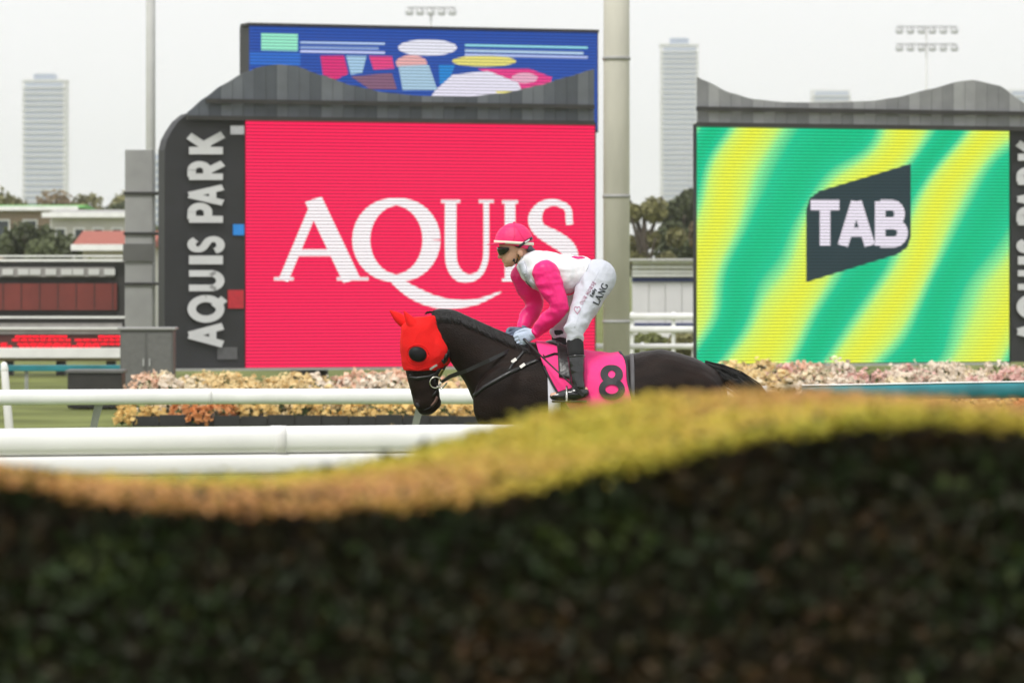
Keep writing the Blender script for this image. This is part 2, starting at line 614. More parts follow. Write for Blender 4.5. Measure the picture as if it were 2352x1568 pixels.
def rect(u0, u1, v0, v1, s=0.0):
    """s: how much the right end drops"""
    return [(u0, v0), (u1, v0 + s), (u1, v1 + s), (u0, v1)]

def edge_top(u):   # top and bottom edges of the screens in the picture
    return 275 + (u - 560) * .0129
def edge_bot(u):
    return 845 - (u - 545) * .0084
def screen_rect(u0, u1):
    return [(u0, edge_top(u0)), (u1, edge_top(u1)), (u1, edge_bot(u1)), (u0, edge_bot(u0))]

def interp(kn, u):
    for (a, b) in zip(kn[:-1], kn[1:]):
        if a[0] <= u <= b[0]:
            t = (u - a[0]) / (b[0] - a[0])
            t = t * t * (3 - 2 * t) * .35 + t * .65
            return a[1] + (b[1] - a[1]) * t
    return kn[0][1] if u < kn[0][0] else kn[-1][1]

clad = [M('cladding_grey_%s' % n, c, .55, .12, 3.) for n, c in (('dark', (.21, .213, .22)), ('mid', (.25, .253, .258)), ('light', (.31, .313, .318)))]
clad_left = [M('slate_cladding_%s' % n, c, .55, .12, 3.) for n, c in (('dark', (.075, .085, .10)), ('mid', (.10, .112, .13)), ('light', (.135, .148, .165)))]
m_letter = M('white_sign_letter', (.62, .62, .64), .5, .04, 4.)

def sign_letters(parent, word, spans, u_base, u_top):
    for ch, (va, vb) in zip(word, spans):       # letters lie on their backs: read from the bottom up
        strokes, wd = SANSB[ch]
        mb = MB()
        glyph(mb, strokes, lambda x, y, o, va=va, vb=vb, wd=wd: S(u_base - (u_base - u_top) * y, vb - (vb - va) * x / wd, .02 + o), .03)
        mb.build('letter', m_letter, parent)

SPANS = [(745, 794), (679, 738), (622, 667), (589, 605), (546, 579), (471, 510), (427, 469), (373, 412), (308, 353)]

def board(label, u0, u1, su0, su1, wave, mat, sides):
    base = S((u0 + u1) / 2, 845, -.4); base.z = 0
    t = thing('video_board', label, 'video screen', base, 'video boards beside the track')
    plate('screen', screen_rect(su0, su1), .0, .05, mat, t)
    # cabinet behind the picture, on two stout legs
    plate('cabinet', [(su0 - 3, edge_top(su0) - 4), (su1 + 3, edge_top(su1) - 4), (su1 + 3, edge_bot(su1) + 5), (su0 - 3, edge_bot(su0) + 5)], -.052, .16, m_char, t)
    for fr in (.2, .8):
        b = S(su0 + (su1 - su0) * fr, 840, -.45)
        MB().box(b.x - .2, b.x + .2, b.y - .2, b.y + .2, 0, b.z).build('leg', m_beam, t)
    # sheets of grey cladding cut to a wave along the top
    u = u0 + 2
    i = 0
    while u < u1 - 6:
        ue = min(u + 24.9, u1 - 1)
        tops = [interp(wave, u + (ue - u) * k / 4) for k in range(5)]
        lo = edge_top(u) - 6
        if max(tops) < lo - 4:
            pts = [(u + (ue - u) * k / 4, min(tops[k], lo - 1)) for k in range(5)] + [(ue, lo), (u, lo)]
            plate('cladding_panel', pts, .055 + .012 * ((i * 7) % 3), .03, (clad_left if sides == 'left' else clad)[(i * 5 + i // 3) % 3], t)
        u += 25.6
        i += 1
    sl = .0158
    for vv, th, dd in ((226, 10, .16), (265, 10, .2)):
        ua = max(u0, wave[0][0] + ((96 if vv < 240 else 52) if sides == 'left' else 4))
        va = vv + (ua - 430) * sl * (.86 if vv > 240 else 1)
        vb = vv + (u1 - 430) * sl * (.86 if vv > 240 else 1)
        plate('beam', [(ua, va), (u1, vb), (u1, vb + th), (ua, va + th)], dd, .06, m_beam, t)
    ledge = [(su0 - 170 if sides == 'left' else su0, edge_bot(su0) + 2), (su1, edge_bot(su1) + 2), (su1, edge_bot(su1) + 7), (su0 - 170 if sides == 'left' else su0, edge_bot(su0) + 7)]
    plate('ledge', ledge, .22, .2, m_alu, t)
    return t

# left board: red picture with the club's name
RED = (1.0, .012, .10)
m_red_led = led_mat('red_led', RED, 1.0)
m_white_led = led_mat('white_led', (1.0, .93, .95), 1.0)
waveL = [(378, 345), (395, 300), (430, 258), (470, 225), (510, 196), (560, 168), (600, 153), (640, 148), (680, 152), (735, 172), (810, 197), (890, 214), (980, 221), (1075, 222), (1160, 214), (1240, 196), (1300, 178), (1370, 158)]
boardL = board('large red LED screen reading AQUIS beside a black panel of sideways letters', 378, 1366, 566, 1366, waveL, m_red_led, 'left')
pl = [(378, 850), (378, 345), (384, 320), (395, 300), (410, 278), (430, 262), (445, 258), (562, 262), (562, 850)]
plate('letter_panel', pl, -.02, .4, m_char, boardL)
sign_letters(boardL, 'AQUISPARK', SPANS, 512, 434)
for (ua, ub, va, vb, c) in ((530, 561, 289, 309, (.6, .6, .66)), (536, 561, 515, 540, (.02, .25, .75)), (524, 560, 666, 708, (.5, .02, .035)), (500, 545, 797, 825, (.1, .1, .105))):
    plate('sponsor_plate', rect(ua, ub, va, vb), .012, .03, M('plate_paint', c, .5), boardL)
lt = {'A': (640, 838, 458), 'Q': (815, 1012, 458), 'U': (1010, 1142, 459), 'I': (1150, 1196, 460), 'S': (1212, 1326, 460)}
for i, (ch, (ua, ub, vt)) in enumerate(lt.items()):
    strokes, wd = SERIF[ch]
    mb = MB()
    H = 186
    glyph(mb, strokes, lambda x, y, o, ua=ua, ub=ub, wd=wd, vt=vt, i=i: S(ua + (ub - ua) * x / wd, vt + H * (1 - y), .004 + i * .006 + o), .003)
    mb.build('letter', m_white_led, boardL)

# right board: lime and emerald picture with TAB in the middle
def lime(nt, out):
    uv = nt.nodes.new('ShaderNodeTexCoord')
    sp = nt.nodes.new('ShaderNodeSeparateXYZ')
    nt.links.new(uv.outputs['Object'], sp.inputs[0])
    def math_(op, a, b=None):
        n = nt.nodes.new('ShaderNodeMath'); n.operation = op
        for i, q in enumerate((a, b)):
            if q is None: continue
            if isinstance(q, (int, float)): n.inputs[i].default_value = q
            else: nt.links.new(q, n.inputs[i])
        return n.outputs[0]
    d = math_('ADD', math_('MULTIPLY', sp.outputs[0], 1.0), math_('MULTIPLY', sp.outputs[2], -.62))
    nz = nt.nodes.new('ShaderNodeTexNoise'); nz.inputs['Scale'].default_value = .32; nz.inputs['Detail'].default_value = 1
    nt.links.new(uv.outputs['Object'], nz.inputs['Vector'])
    d = math_('ADD', d, math_('MULTIPLY', nz.outputs[0], 2.6))
    d = math_('ADD', d, .2)
    s = math_('SINE', math_('MULTIPLY', d, 2 * math.pi / 2.05))
    s = math_('ADD', math_('MULTIPLY', s, .5), .5)
    r = nt.nodes.new('ShaderNodeValToRGB')
    e = r.color_ramp.elements
    e[0].position = 0.0; e[0].color = (.0, .56, .25, 1)
    e[1].position = 1.0; e[1].color = (.86, .93, .06, 1)
    for p, c in ((.20, (.01, .62, .31, 1)), (.42, (.26, .88, .33, 1)), (.62, (.66, .97, .17, 1))):
        q = e.new(p); q.color = c
    nt.links.new(s, r.inputs[0])
    nt.links.new(r.outputs[0], out)
m_lime_led = led_mat('lime_led', nodes=lime)
m_slate_led = led_mat('slate_led', (.025, .05, .058), 1.0)
m_lilac_led = led_mat('lilac_led', (.86, .80, .90), 1.0)
waveR = [(1598, 176), (1621, 186), (1676, 213), (1730, 228), (1803, 235), (1895, 236), (2004, 232), (2059, 224), (2132, 206), (2205, 187), (2235, 184), (2296, 197), (2352, 236), (2400, 275), (2440, 330), (2475, 420)]
boardR = board('large green and yellow LED screen showing a TAB logo', 1600, 2490, 1603, 2318, waveR, m_lime_led, 'right')
plate('letter_panel', [(2322, 831), (2322, 300), (2400, 303), (2450, 340), (2478, 420), (2478, 830)], -.02, .4, m_char, boardR)
sign_letters(boardR, 'AQUISPARK', [(a + (620 - a) * .055, b + (620 - b) * .055) for a, b in SPANS], 2412, 2338)
plate('logo_shape', [(1852, 648), (1852, 482), (1860, 456), (1882, 439), (2092, 376), (2092, 544), (2084, 568), (2061, 584)], .006, .004, m_slate_led, boardR)
for ch, (ua, ub) in zip('TAB', ((1862, 1928), (1930, 2004), (2012, 2076))):
    strokes, wd = SANSB[ch]
    mb = MB()
    glyph(mb, strokes, lambda x, y, o, ua=ua, ub=ub, wd=wd: S(ua + (ub - ua) * x / wd, 463 + 101 * (1 - y), .012 + o), .003)
    mb.build('letter', m_lilac_led, boardR)

# blue screen behind and above the red one
m_blue_led = led_mat('blue_led', (.022, .085, .42), .95)
base = SB(950, 845, -.4); base.z = 0
boardB = thing('video_board', 'blue LED screen with racing pictures rising behind the red screen', 'video screen', base, 'video boards beside the track')
def topb(u): return 59 + (u - 560) * .0205
plate('screen', [(574, topb(574)), (1372, topb(1372)), (1372, 300), (574, 285)], 0, .05, m_blue_led, boardB, SB)
plate('cabinet', [(572, topb(572) - 1), (1374, topb(1374) - 1), (1374, 305), (572, 290)], -.052, .6, m_char, boardB, SB)
plate('frame', [(570, topb(570) - 7), (1376, topb(1376) - 7), (1376, topb(1376)), (570, topb(570))], .06, .5, m_char, boardB, SB)
for u in (700, 1200):
    b = SB(u, 300, -.4)
    MB().box(b.x - .25, b.x + .25, b.y - .2, b.y + .2, 0, b.z).build('leg', m_beam, boardB)
def ell(u, v, ru, rv, n=20, rot=0):
    o = []
    for k in range(n):
        a = 2 * math.pi * k / n
        x, y = ru * math.cos(a), rv * math.sin(a)
        c, s = math.cos(rot), math.sin(rot)
        o.append((u + x * c - y * s, v + x * s + y * c))
    return o
pics = [
    (rect(574, 690, 120, 150, 2), (.03, .16, .62)), (rect(600, 684, 76, 116, 2), (.33, .85, .62)),
    (rect(690, 884, 96, 101, 3), (.5, .66, .95)), (rect(690, 870, 106, 111, 3), (.42, .58, .9)), (rect(690, 884, 115, 121, 3), (.55, .62, .95)),
    (ell(982, 110, 68, 19), (.86, .86, .97)),
    (rect(1068, 1350, 102, 107, 6), (.3, .72, .82)), (rect(1068, 1340, 113, 119, 6), (.55, .75, .93)), (rect(1068, 1350, 124, 130, 6), (.5, .6, .95)),
    ([(736, 128), (790, 128), (800, 170), (770, 184), (742, 172)], (.75, .03, .2)), ([(795, 128), (842, 129), (832, 168), (806, 172)], (.4, .62, .82)),
    ([(848, 129), (900, 130), (906, 158), (858, 160)], (.82, .06, .24)), ([(806, 176), (900, 168), (912, 206), (850, 206)], (.25, .12, .2)),
    (ell(945, 145, 36, 18), (.85, .45, .45)), ([(915, 152), (985, 150), (1005, 208), (925, 208)], (.42, .62, .78)),
    ([(1008, 150), (1045, 150), (1030, 190), (1010, 195)], (.02, .25, .68)), (ell(1112, 141, 74, 13), (.82, .75, .2)),
    ([(1095, 158), (1215, 158), (1268, 178), (1262, 202), (1200, 210), (1150, 180)], (.84, .05, .27)),
    ([(1040, 172), (1120, 163), (1190, 190), (1206, 222), (990, 222), (1000, 208)], (.85, .82, .95)), (ell(1205, 180, 30, 12), (.86, .45, .6)),
    (rect(1140, 1230, 210, 214, 0), (.85, .75, .15)),
]
for i, (pts, c) in enumerate(pics):
    plate('screen_picture', pts, .004 + i * .004, .003, led_mat('picture_led', c, .95), boardB, SB)

# ------------------------------------------------------------------ poles and posts round the boards
def cyl(name, p0, p1, r, mat, parent, n=18):
    mb = MB(); mb.tube([p0, p1], r, n, 1, ball=False)
    return mb.build(name, mat, parent, True)
def pole(name, label, cat, u, D, r, top, mat, base_r=None, group=None):
    b = at(u, 620, D); b.z = 0
    t = thing(name, label, cat, b, group)
    mb = MB(); mb.tube([b, b + Vector((0, 0, top * .5)), b + Vector((0, 0, top))], [r, r * .97, r * .93], 20, 1, ball=False)
    mb.build('shaft', mat, t, True)
    MB().box(b.x - r * 1.8, b.x + r * 1.8, b.y - r * 1.8, b.y + r * 1.8, .0, .12).build('base_plate', m_midgrey, t)
    return t
p1 = pole('light_pole', 'thick beige pole standing between the red and the green screen', 'pole', 1416, 66, .215, 11, m_beige)
for z in (1.2, 3.2, 5.4):
    b = at(1416, 620, 66)
    mb = MB(); mb.tube([Vector((b.x, b.y, z)), Vector((b.x, b.y, z + .05))], .225, 20, 1, ball=False); mb.build('band', m_grey, p1, True)
pole('light_pole', 'thin pale grey pole rising left of the black letter panel', 'pole', 346, 76, .09, 12, m_pale)

b = at(322, 620, 72); b.z = 0
t = thing('support_column', 'broad grey steel column left of the black letter panel', 'column', b)
MB().box(b.x - .24, b.x + .24, b.y - .3, b.y + .3, 0, at(0, 345, 72).z).build('shaft', m_grey, t, bevel=.01)
for v in (448, 540, 655):
    z = at(0, v, 72).z
    MB().box(b.x - .26, b.x + .44, b.y - .33, b.y + .33, z, z + .05).build('bracket', m_beam, t)
MB().box(b.x - .27, b.x + .27, b.y - .34, b.y - .302, at(0, 600, 72).z, at(0, 560, 72).z).build('access_cover', m_midgrey, t)

b = at(340, 620, 67); b.z = 0
t = thing('utility_cabinet', 'dark grey utility cabinet in front of the grey column', 'cabinet', b)
zt = at(0, 757, 67).z
MB().box(b.x - .43, b.x + .43, b.y - .25, b.y + .25, .05, zt).build('body', m_midgrey, t, bevel=.015)
for s in (-1, 1):
    MB().box(b.x + s * .21 - .19, b.x + s * .21 + .19, b.y - .262, b.y - .252, .12, zt - .06).build('door', M('cabinet_door', (.135, .135, .13), .5), t, bevel=.004)
    MB().box(b.x + s * .05 - .012, b.x + s * .05 + .012, b.y - .285, b.y - .264, .5, .62).build('handle', m_alu, t)
MB().box(b.x - .47, b.x + .47, b.y - .29, b.y + .29, zt + .001, zt + .04).build('lid', m_grey, t, bevel=.01)
MB().box(b.x - .5, b.x + .5, b.y - .32, b.y + .32, 0, .048).build('plinth', m_grey, t)

b = at(222, 620, 61); b.z = 0
t = thing('equipment_box', 'low dark box on the lawn behind the white rail', 'box', b)
MB().box(b.x - .40, b.x + .40, b.y - .3, b.y + .3, 0.02, at(0, 856, 61).z).build('body', m_beam, t, bevel=.02)
MB().box(b.x - .43, b.x + .43, b.y - .33, b.y + .33, at(0, 856, 61).z + .001, at(0, 856, 61).z + .05).build('lid', m_midgrey, t, bevel=.01)

# ------------------------------------------------------------------ running rails
def rail_curve(pts, us):
    return [interp(pts, u) for u in us]

# near rail: oval top tube over a plank
b = Vector((-1, 18.2, 0))
near = thing('running_rail', 'thick white plastic rail close behind the hedge at lower left', 'rail', b, 'white running rails')
def near_pt(u, dv):
    s = (u / 1100.0)
    D = 18.0 + .49 * s
    top = 620 + 365 * 18.0 / D
    return at(u, top, D) - Vector((0, 0, dv))
us = list(range(-2700, 5200, 130))
mb = MB()
mb.loft([(near_pt(u, .058), Vector((0, 0, .060)), Vector((0, -.055, 0))) for u in us], 20, 1, 2.6)
mb.build('top_tube', m_white, near, True)
mb = MB()
mb.loft([(near_pt(u, .165), Vector((0, 0, .0465)), Vector((0, -.052, 0))) for u in us], 16, 1, 4.0)
mb.build('lower_beam', m_offwhite, near, True)
for u in (-2420, -1400, -380, 640, 1660, 2680, 3700, 4720):
    p = near_pt(u, .058)
    mb = MB(); mb.loft([(p + Vector((-.035, 0, 0)), Vector((0, 0, .0625)), Vector((0, -.0575, 0))), (p + Vector((.035, 0, 0)), Vector((0, 0, .0625)), Vector((0, -.0575, 0)))], 20, 1, 2.6); mb.build('joint_sleeve', m_offwhite, near, True)
for u in range(-2660, 5200, 720):
    p = near_pt(u, .2)
    mb = MB(); mb.tube([p + Vector((0, .02, .03)), Vector((p.x - .02, p.y + .2, .5)), Vector((p.x - .03, p.y + .3, -.05))], .028, 10, 3)
    mb.build('post', m_white, near, True)

# far rail behind the horse, with a teal sleeve on its right part
RK = [(-2600, 33.4), (-900, 34.0), (0, 35.0), (500, 35.3), (1090, 35.3), (1500, 35.7), (1760, 36.1), (2352, 37.5), (3000, 39.2), (4400, 43)]
def far_pt(u):
    return at(u, 620, interp(RK, u)) * 1.0
def far_z(u):
    p = far_pt(u); p.z = .970; return p
far = thing('running_rail', 'slim white plastic rail passing behind the head of the horse', 'rail', Vector((-2, 35.2, 0)), 'white running rails')
mb = MB(); mb.loft([(far_z(u), Vector((0, 0, .066)), Vector((0, -.05, 0))) for u in range(-2559, 1842, 90)], 18, 1, 2.2)
mb.build('top_tube', m_white, far, True)
for u in (-300, 480, 1260):
    p = far_z(u)
    mb = MB(); mb.loft([(p + Vector((-.03, 0, 0)), Vector((0, 0, .0685)), Vector((0, -.0525, 0))), (p + Vector((.03, 0, 0)), Vector((0, 0, .0685)), Vector((0, -.0525, 0)))], 18, 1, 2.2); mb.build('joint_sleeve', m_offwhite, far, True)
m_post = M('grey_rail_post', (.30, .31, .28), .5, .08)
for u in (-1998, -1258, -518, 222, 962, 1700):
    p = far_z(u)
    mb = MB(); mb.ribbon([p + Vector((.02, .02, -.05)), p + Vector((-.02, .06, -.2)), Vector((p.x - .09, p.y + .14, .45)), Vector((p.x - .14, p.y + .2, -.05))], [.07, .06, .06, .07], .03)
    mb.build('post', m_post, far)
m_teal = M('teal_padding', (.012, .20, .24), .4, .35, 1.5, .1, 6, coat=.2)
sl = thing('padded_rail', 'teal padded rail at right just above the hedge top', 'rail', Vector((5, 37, 0)))
mb = MB(); mb.loft([(far_z(u) - Vector((0, 0, .012)), Vector((0, 0, .070)), Vector((0, -.053, 0))) for u in range(1842, 4300, 60)], 18, 1, 2.6)
mb.build('padding', m_teal, sl, True)
mb = MB(); mb.loft([(far_z(u) + Vector((0, 0, .066)), Vector((0, 0, .008)), Vector((0, -.03, 0))) for u in range(1842, 4300, 60)], 10, 1, 2)
mb.build('top_strip', m_white, sl, True)
for u in (2080, 2440, 2800, 3160, 3520, 3880, 4240):
    p = far_z(u)
    mb = MB(); mb.tube([p + Vector((0, .03, -.04)), Vector((p.x, p.y + .12, -.05))], .03, 10, 1); mb.build('post', m_post, sl, True)

# low teal barrier and marker post on the left lawn
b = at(100, 620, 68); b.z = 0
t = thing('barrier_board', 'long low teal barrier on the lawn at far left', 'barrier', b)
MB().box(at(-120, 620, 68).x, at(285, 620, 68).x, 67.97, 68.03, at(0, 852, 68).z, at(0, 838, 68).z).build('board', m_teal, t, bevel=.01)
for u in (-60, 60, 180, 270):
    x = at(u, 620, 68).x
    MB().box(x - .03, x + .03, 68.032, 68.08, 0, at(0, 840, 68).z).build('post', m_post, t)
b = at(14, 620, 50); b.z = 0
t = thing('marker_post', 'white leaning marker post at the left edge behind the rail', 'post', b)
mb = MB(); mb.tube([b + Vector((.05, 0, -.03)), b + Vector((-.02, 0, .84))], [.055, .045], 14, 1); mb.build('shaft', m_offwhite, t, True)
mb = MB(); mb.tube([b + Vector((-.02, 0, .845)), b + Vector((-.024, 0, .90))], [.05, .04], 14, 1); mb.build('cap', m_white, t, True)

# ------------------------------------------------------------------ flower beds in front of the boards
m_leaf = leaf_mat('leaf')
m_petal = leaf_mat('petal', .7, .3)
m_planter = M('black_planter', (.018, .018, .018), .6, .2)
def flower_bed(label, x0, x1, d0, d1, ztop):
    t = thing('flower_bed', label, 'flower bed', Vector(((x0 + x1) / 2, d0, 0)), 'flower beds under the video boards')
    x = x0
    i = 0
    while x < x1 - .05:
        MB().box(x, min(x + .345, x1), d0 - .05 - .004 * (i % 2), d0 - .01, 0, .135 + .006 * ((i * 3) % 4)).build('planter_panel', m_planter, t)
        x += .355; i += 1
    MB().box(x0, x1, d0, d1, 0, .11).build('soil', M('soil', (.05, .035, .025), .95, .3, 6.), t)
    # plants in staggered rows, each a dome of leaves with blossoms of one kind
    pal = np.array([[.90, .78, .56], [.90, .62, .46], [.91, .80, .66], [.88, .58, .52], [.87, .68, .36], [.76, .34, .13], [.82, .58, .22]])
    P_, N_, S_, C_ = [], [], [], []
    LP, LN, LS, LC = [], [], [], []
    for row, s0 in enumerate((.05, .24, .45, .66, .86)):
        x = x0 + .12 * (row % 2)
        while x < x1:
            cx = x + rng.normal(0, .06); cy = d0 + s0 * (d1 - d0) + rng.normal(0, .08)
            r = rng.uniform(.20, .36) * (.75 if row == 0 else 1)
            top = ztop * min(1, .42 + 1.5 * s0) * rng.uniform(.80, 1.10)
            zc = max(top - r * .9, .05)
            k = noise.noise(Vector((cx * .45, s0 * 2.2, 7))) + rng.normal(0, .10)
            kind = (5 if k < .05 else 6) if row == 0 else (1 if k < -.2 else 3 if k < -.05 else 2 if k < .1 else 0 if k < .26 else 4)
            nb = int(rng.uniform(36, 84) * (r / .28))
            d = rng.normal(0, 1, (nb, 3)); d[:, 2] = np.abs(d[:, 2]); d[:, 1] = -np.abs(d[:, 1]) * np.where(rng.uniform(0, 1, nb) < .8, 1, -1)
            d /= np.linalg.norm(d, axis=1, keepdims=True)
            P_.append(np.array([cx, cy, zc]) + d * r * rng.uniform(.9, 1.12, (nb, 1))); N_.append(d); S_.append(rng.uniform(.05, .12, nb)); C_.append(pal[kind] * rng.uniform(.8, 1.1, (nb, 1)))
            # petals of each bloom: three more flakes round it
            P_.append(P_[-1] + rng.normal(0, .022, (nb, 3))); N_.append(d); S_.append(S_[-1] * .9); C_.append(C_[-1] * .95)
            nl = 46
            d = rng.normal(0, 1, (nl, 3)); d /= np.linalg.norm(d, axis=1, keepdims=True)
            q = np.array([cx, cy, zc]) + d * r * rng.uniform(.4, 1.0, (nl, 1)); q[:, 2] = np.maximum(q[:, 2], .06)
            LP.append(q); LN.append(d); LS.append(rng.uniform(.07, .13, nl))
            LC.append(np.array([[.05, .09, .02], [.07, .10, .025], [.10, .11, .03]])[rng.integers(0, 3, nl)])
            x += rng.uniform(.24, .40)
    cat = np.concatenate
    leaves('foliage', m_leaf, t, cat(LP), cat(LN), cat(LS), cat(LC), rng)
    leaves('blossoms', m_petal, t, cat(P_), cat(N_), cat(S_), cat(C_), rng, .9, .5, .1)
    return t
flower_bed('long bed of cream and orange flowers under the red screen', at(305, 0, 54.2).x, at(1400, 0, 54.2).x, 54.2, 58.2, .56)
flower_bed('long bed of pink and cream flowers under the green screen', at(1520, 0, 56).x, at(2700, 0, 56).x, 56.0, 60.5, .65)

# ------------------------------------------------------------------ tote board and buildings at left
def bar(name, u0, u1, v0, v1, D, d, mat, parent, bevel=0.):
    """upright board between picture heights, its front face at distance D"""
    a, c = at(u0, v1, D), at(u1, v0, D)
    return MB().box(a.x, c.x, D, D + d, a.z, c.z).build(name, mat, parent, bevel=bevel)

m_dred = M('dark_red_panel', (.19, .035, .028), .6, .2, 1.2)
m_dark = M('dark_frame', (.035, .033, .032), .55, .2, 2.)
m_text = M('grey_name_board', (.30, .285, .28), .6, .2, 3.)
m_tan = M('tan_timber', (.32, .25, .17), .7, .15, 3.)
b = at(110, 620, 80); b.z = 0
t = thing('tote_board', 'dark red race board with glowing red numbers and white rails at far left', 'board', b)
u0, u1 = -140, 290
bar('back_panel', u0, u1, 601, 800, 80.2, .5, m_dark, t)
for (v0, v1, ua, ub) in ((586, 590, u0, u1 + 6), (595, 600.5, u0, u1 + 10), (726, 731, u0, u1 + 22), (751, 756, u0, u1)):
    bar('white_rail', ua, ub, v0, v1, 80.02, .08, m_white, t)
bar('name_board', u0, 262, 613, 636, 80.08, .1, m_text, t)
for i in range(12):
    uu = -130 + i * 33 + (i % 3) * 3
    bar('name_plate', uu, uu + 25, 617.5, 631.5, 80.05, .026, m_pale, t)
bar('red_panel', u0, 268, 651, 712, 80.1, .09, m_dred, t)
for uu in range(-120, 268, 42):
    bar('panel_joint', uu, uu + 1.6, 651, 712, 80.085, .012, m_dark, t)
bar('grey_panel', u0, 280, 742, 767, 80.06, .12, m_text, t)
bar('number_panel', u0, 282, 768.5, 798, 80.09, .1, M('number_panel', (.08, .02, .018), .5), t)
m_redled = led_mat('number_led', (1.0, .01, .03), 2.0)
for v, segs in ((771, ((-100, -60), (35, 160), (226, 292))), (779, ((-110, -40), (28, 162), (172, 282))), (787, ((-120, 20), (40, 162), (176, 282))), (793.5, ((-120, 30), (44, 230),))):
    for (a, c) in segs:
        x = a
        while x < c - 4:
            w = 9 + (int(x) * 7) % 9
            bar('number_light', x, min(x + w, c, 281), v, v + 4.6, 80.07, .015, m_redled, t)
            x += w + 2.5
bar('fascia', u0, 286, 799, 822, 79.95, .4, m_white, t, .01)
bar('sill', u0, 280, 822.5, 829, 80.1, .3, m_tan, t)
for u in (-100, 20, 140, 255):
    a = at(u, 620, 80.3)
    MB().box(a.x - .09, a.x + .09, 80.25, 80.45, 0, at(0, 829, 80.3).z).build('leg', m_dark, t)

m_wallw = M('pale_render', (.62, .60, .56), .8, .08, 1.5)
m_roof = M('dark_roof', (.12, .11, .105), .7, .15, 2.)
m_win = M('window_glass', (.05, .06, .07), .15, .1)
def house(label, u0, u1, vt, D, depth, wall, roof, vroof, wins, gable=True):
    b = at((u0 + u1) / 2, 620, D); b.z = 0
    t = thing('house', label, 'house', b)
    x0, x1 = at(u0, 0, D).x, at(u1, 0, D).x
    zt, zr = at(0, vt, D).z, at(0, vroof, D).z
    MB().box(x0, x1, D, D + depth, 0, zt).build('wall', wall, t)
    mb = MB()
    mb.prism([(x0 - .3, D - .4, zt), (x0 - .3, D + depth + .4, zt), (x0 - .3, D + depth / 2, zr)], Vector((x1 - x0 + .6, 0, 0)))
    mb.build('roof', roof, t)
    MB().box(x0 - .3, x1 + .3, D - .46, D - .40, zt - .12, zt + .06).build('gutter', m_white, t)
    w = (x1 - x0) / wins
    for i in range(wins):
        xa = x0 + w * (i + .28); xb = x0 + w * (i + .72)
        f = MB().box(xa, xb, D - .05, D - .002, zt - 1.75, zt - .55).build('window', m_win, t)
        fr = MB()
        for (a, c, e, g_) in ((xa - .06, xb + .06, zt - .55, zt - .48), (xa - .06, xb + .06, zt - 1.82, zt - 1.75), (xa - .06, xa, zt - 1.75, zt - .55), (xb, xb + .06, zt - 1.75, zt - .55)):
            fr.box(a, c, D - .075, D - .01, e, g_)
        fr.build('window_frame', m_white, f)
    return t
house('pale house with grey roof among the trees at far left', 118, 290, 492, 150, 9, m_wallw, M('grey_roof', (.36, .35, .34), .7), 478, 4)
house('low shed with a bright green roof among the trees at far left', -90, 165, 477, 170, 7, M('shed_wall', (.36, .27, .2), .8), M('green_roof', (.09, .42, .05), .6), 468, 4)
house('small house with a faded red roof below the pale house', 190, 330, 566, 120, 6, m_wallw, M('red_roof', (.34, .10, .07), .8), 528, 3)

# ------------------------------------------------------------------ pavilion and fences between the boards
m_blue = M('blue_band', (.02, .035, .14), .5, .1)
b = at(1540, 620, 100); b.z = 0
t = thing('pavilion', 'low white pavilion with slatted top and blue band between the boards', 'pavilion', b)
ua, ub = 1452, 1720
for (v0, v1) in ((600, 605), (611, 616), (621, 627), (630, 634.5)):
    bar('slat', ua, ub, v0, v1, 99.9, .05, m_white, t)
for u in range(1460, 1720, 36):
    bar('slat_post', u, u + 4, 598, 637, 99.96, .05, m_pale, t)
bar('blue_band', ua, ub, 637, 647, 100.0, .3, m_blue, t)
for i, u in enumerate(range(ua, ub, 38)):
    bar('wall_panel', u + .6, u + 37.4, 647.3, 742, 100.04 + .012 * (i % 2), .2, M('white_wall_panel', (.66, .65, .67), .6, .05, 1.5), t)
bar('roof', ua - 8, ub + 8, 594, 598, 99.7, 4.0, m_pale, t)
bar('back_wall', ua, ub, 600, 742, 103.6, .1, m_wallw, t)
bar('lower_band', ua, ub, 742.3, 748, 100.0, .3, m_blue, t)
bar('plinth', ua, ub, 748.3, 815, 100.06, .3, m_offwhite, t)
def rail_fence(label, u0, u1, D, vs, gap):
    b = at((u0 + u1) / 2, 620, D); b.z = 0
    t = thing('rail_fence', label, 'fence', b, 'white rail fences')
    for (v0, v1) in vs:
        a, c = at(u0, (v0 + v1) / 2, D), at(u1, (v0 + v1) / 2, D)
        r = (v1 - v0) / 2 / F * D
        mb = MB(); mb.loft([(a, Vector((0, 0, r)), Vector((0, -r * .7, 0))), (c, Vector((0, 0, r)), Vector((0, -r * .7, 0)))], 14, 1, 2.4)
        mb.build('rail', m_white, t, True)
    u = u0 + 12
    while u < u1:
        p = at(u, vs[0][0] + 2, D)
        mb = MB(); mb.tube([p + Vector((0, .06, 0)), Vector((p.x, p.y + .06, -.05))], .045, 10, 1)
        mb.build('post', m_white, t, True)
        u += gap
    return t
rail_fence('two white rails in front of the pavilion wall between the boards', 1440, 1740, 92, ((719, 734), (749, 764)), 95)
rail_fence('single low white rail behind the back of the horse', 1346, 1760, 80, ((789, 802),), 118)

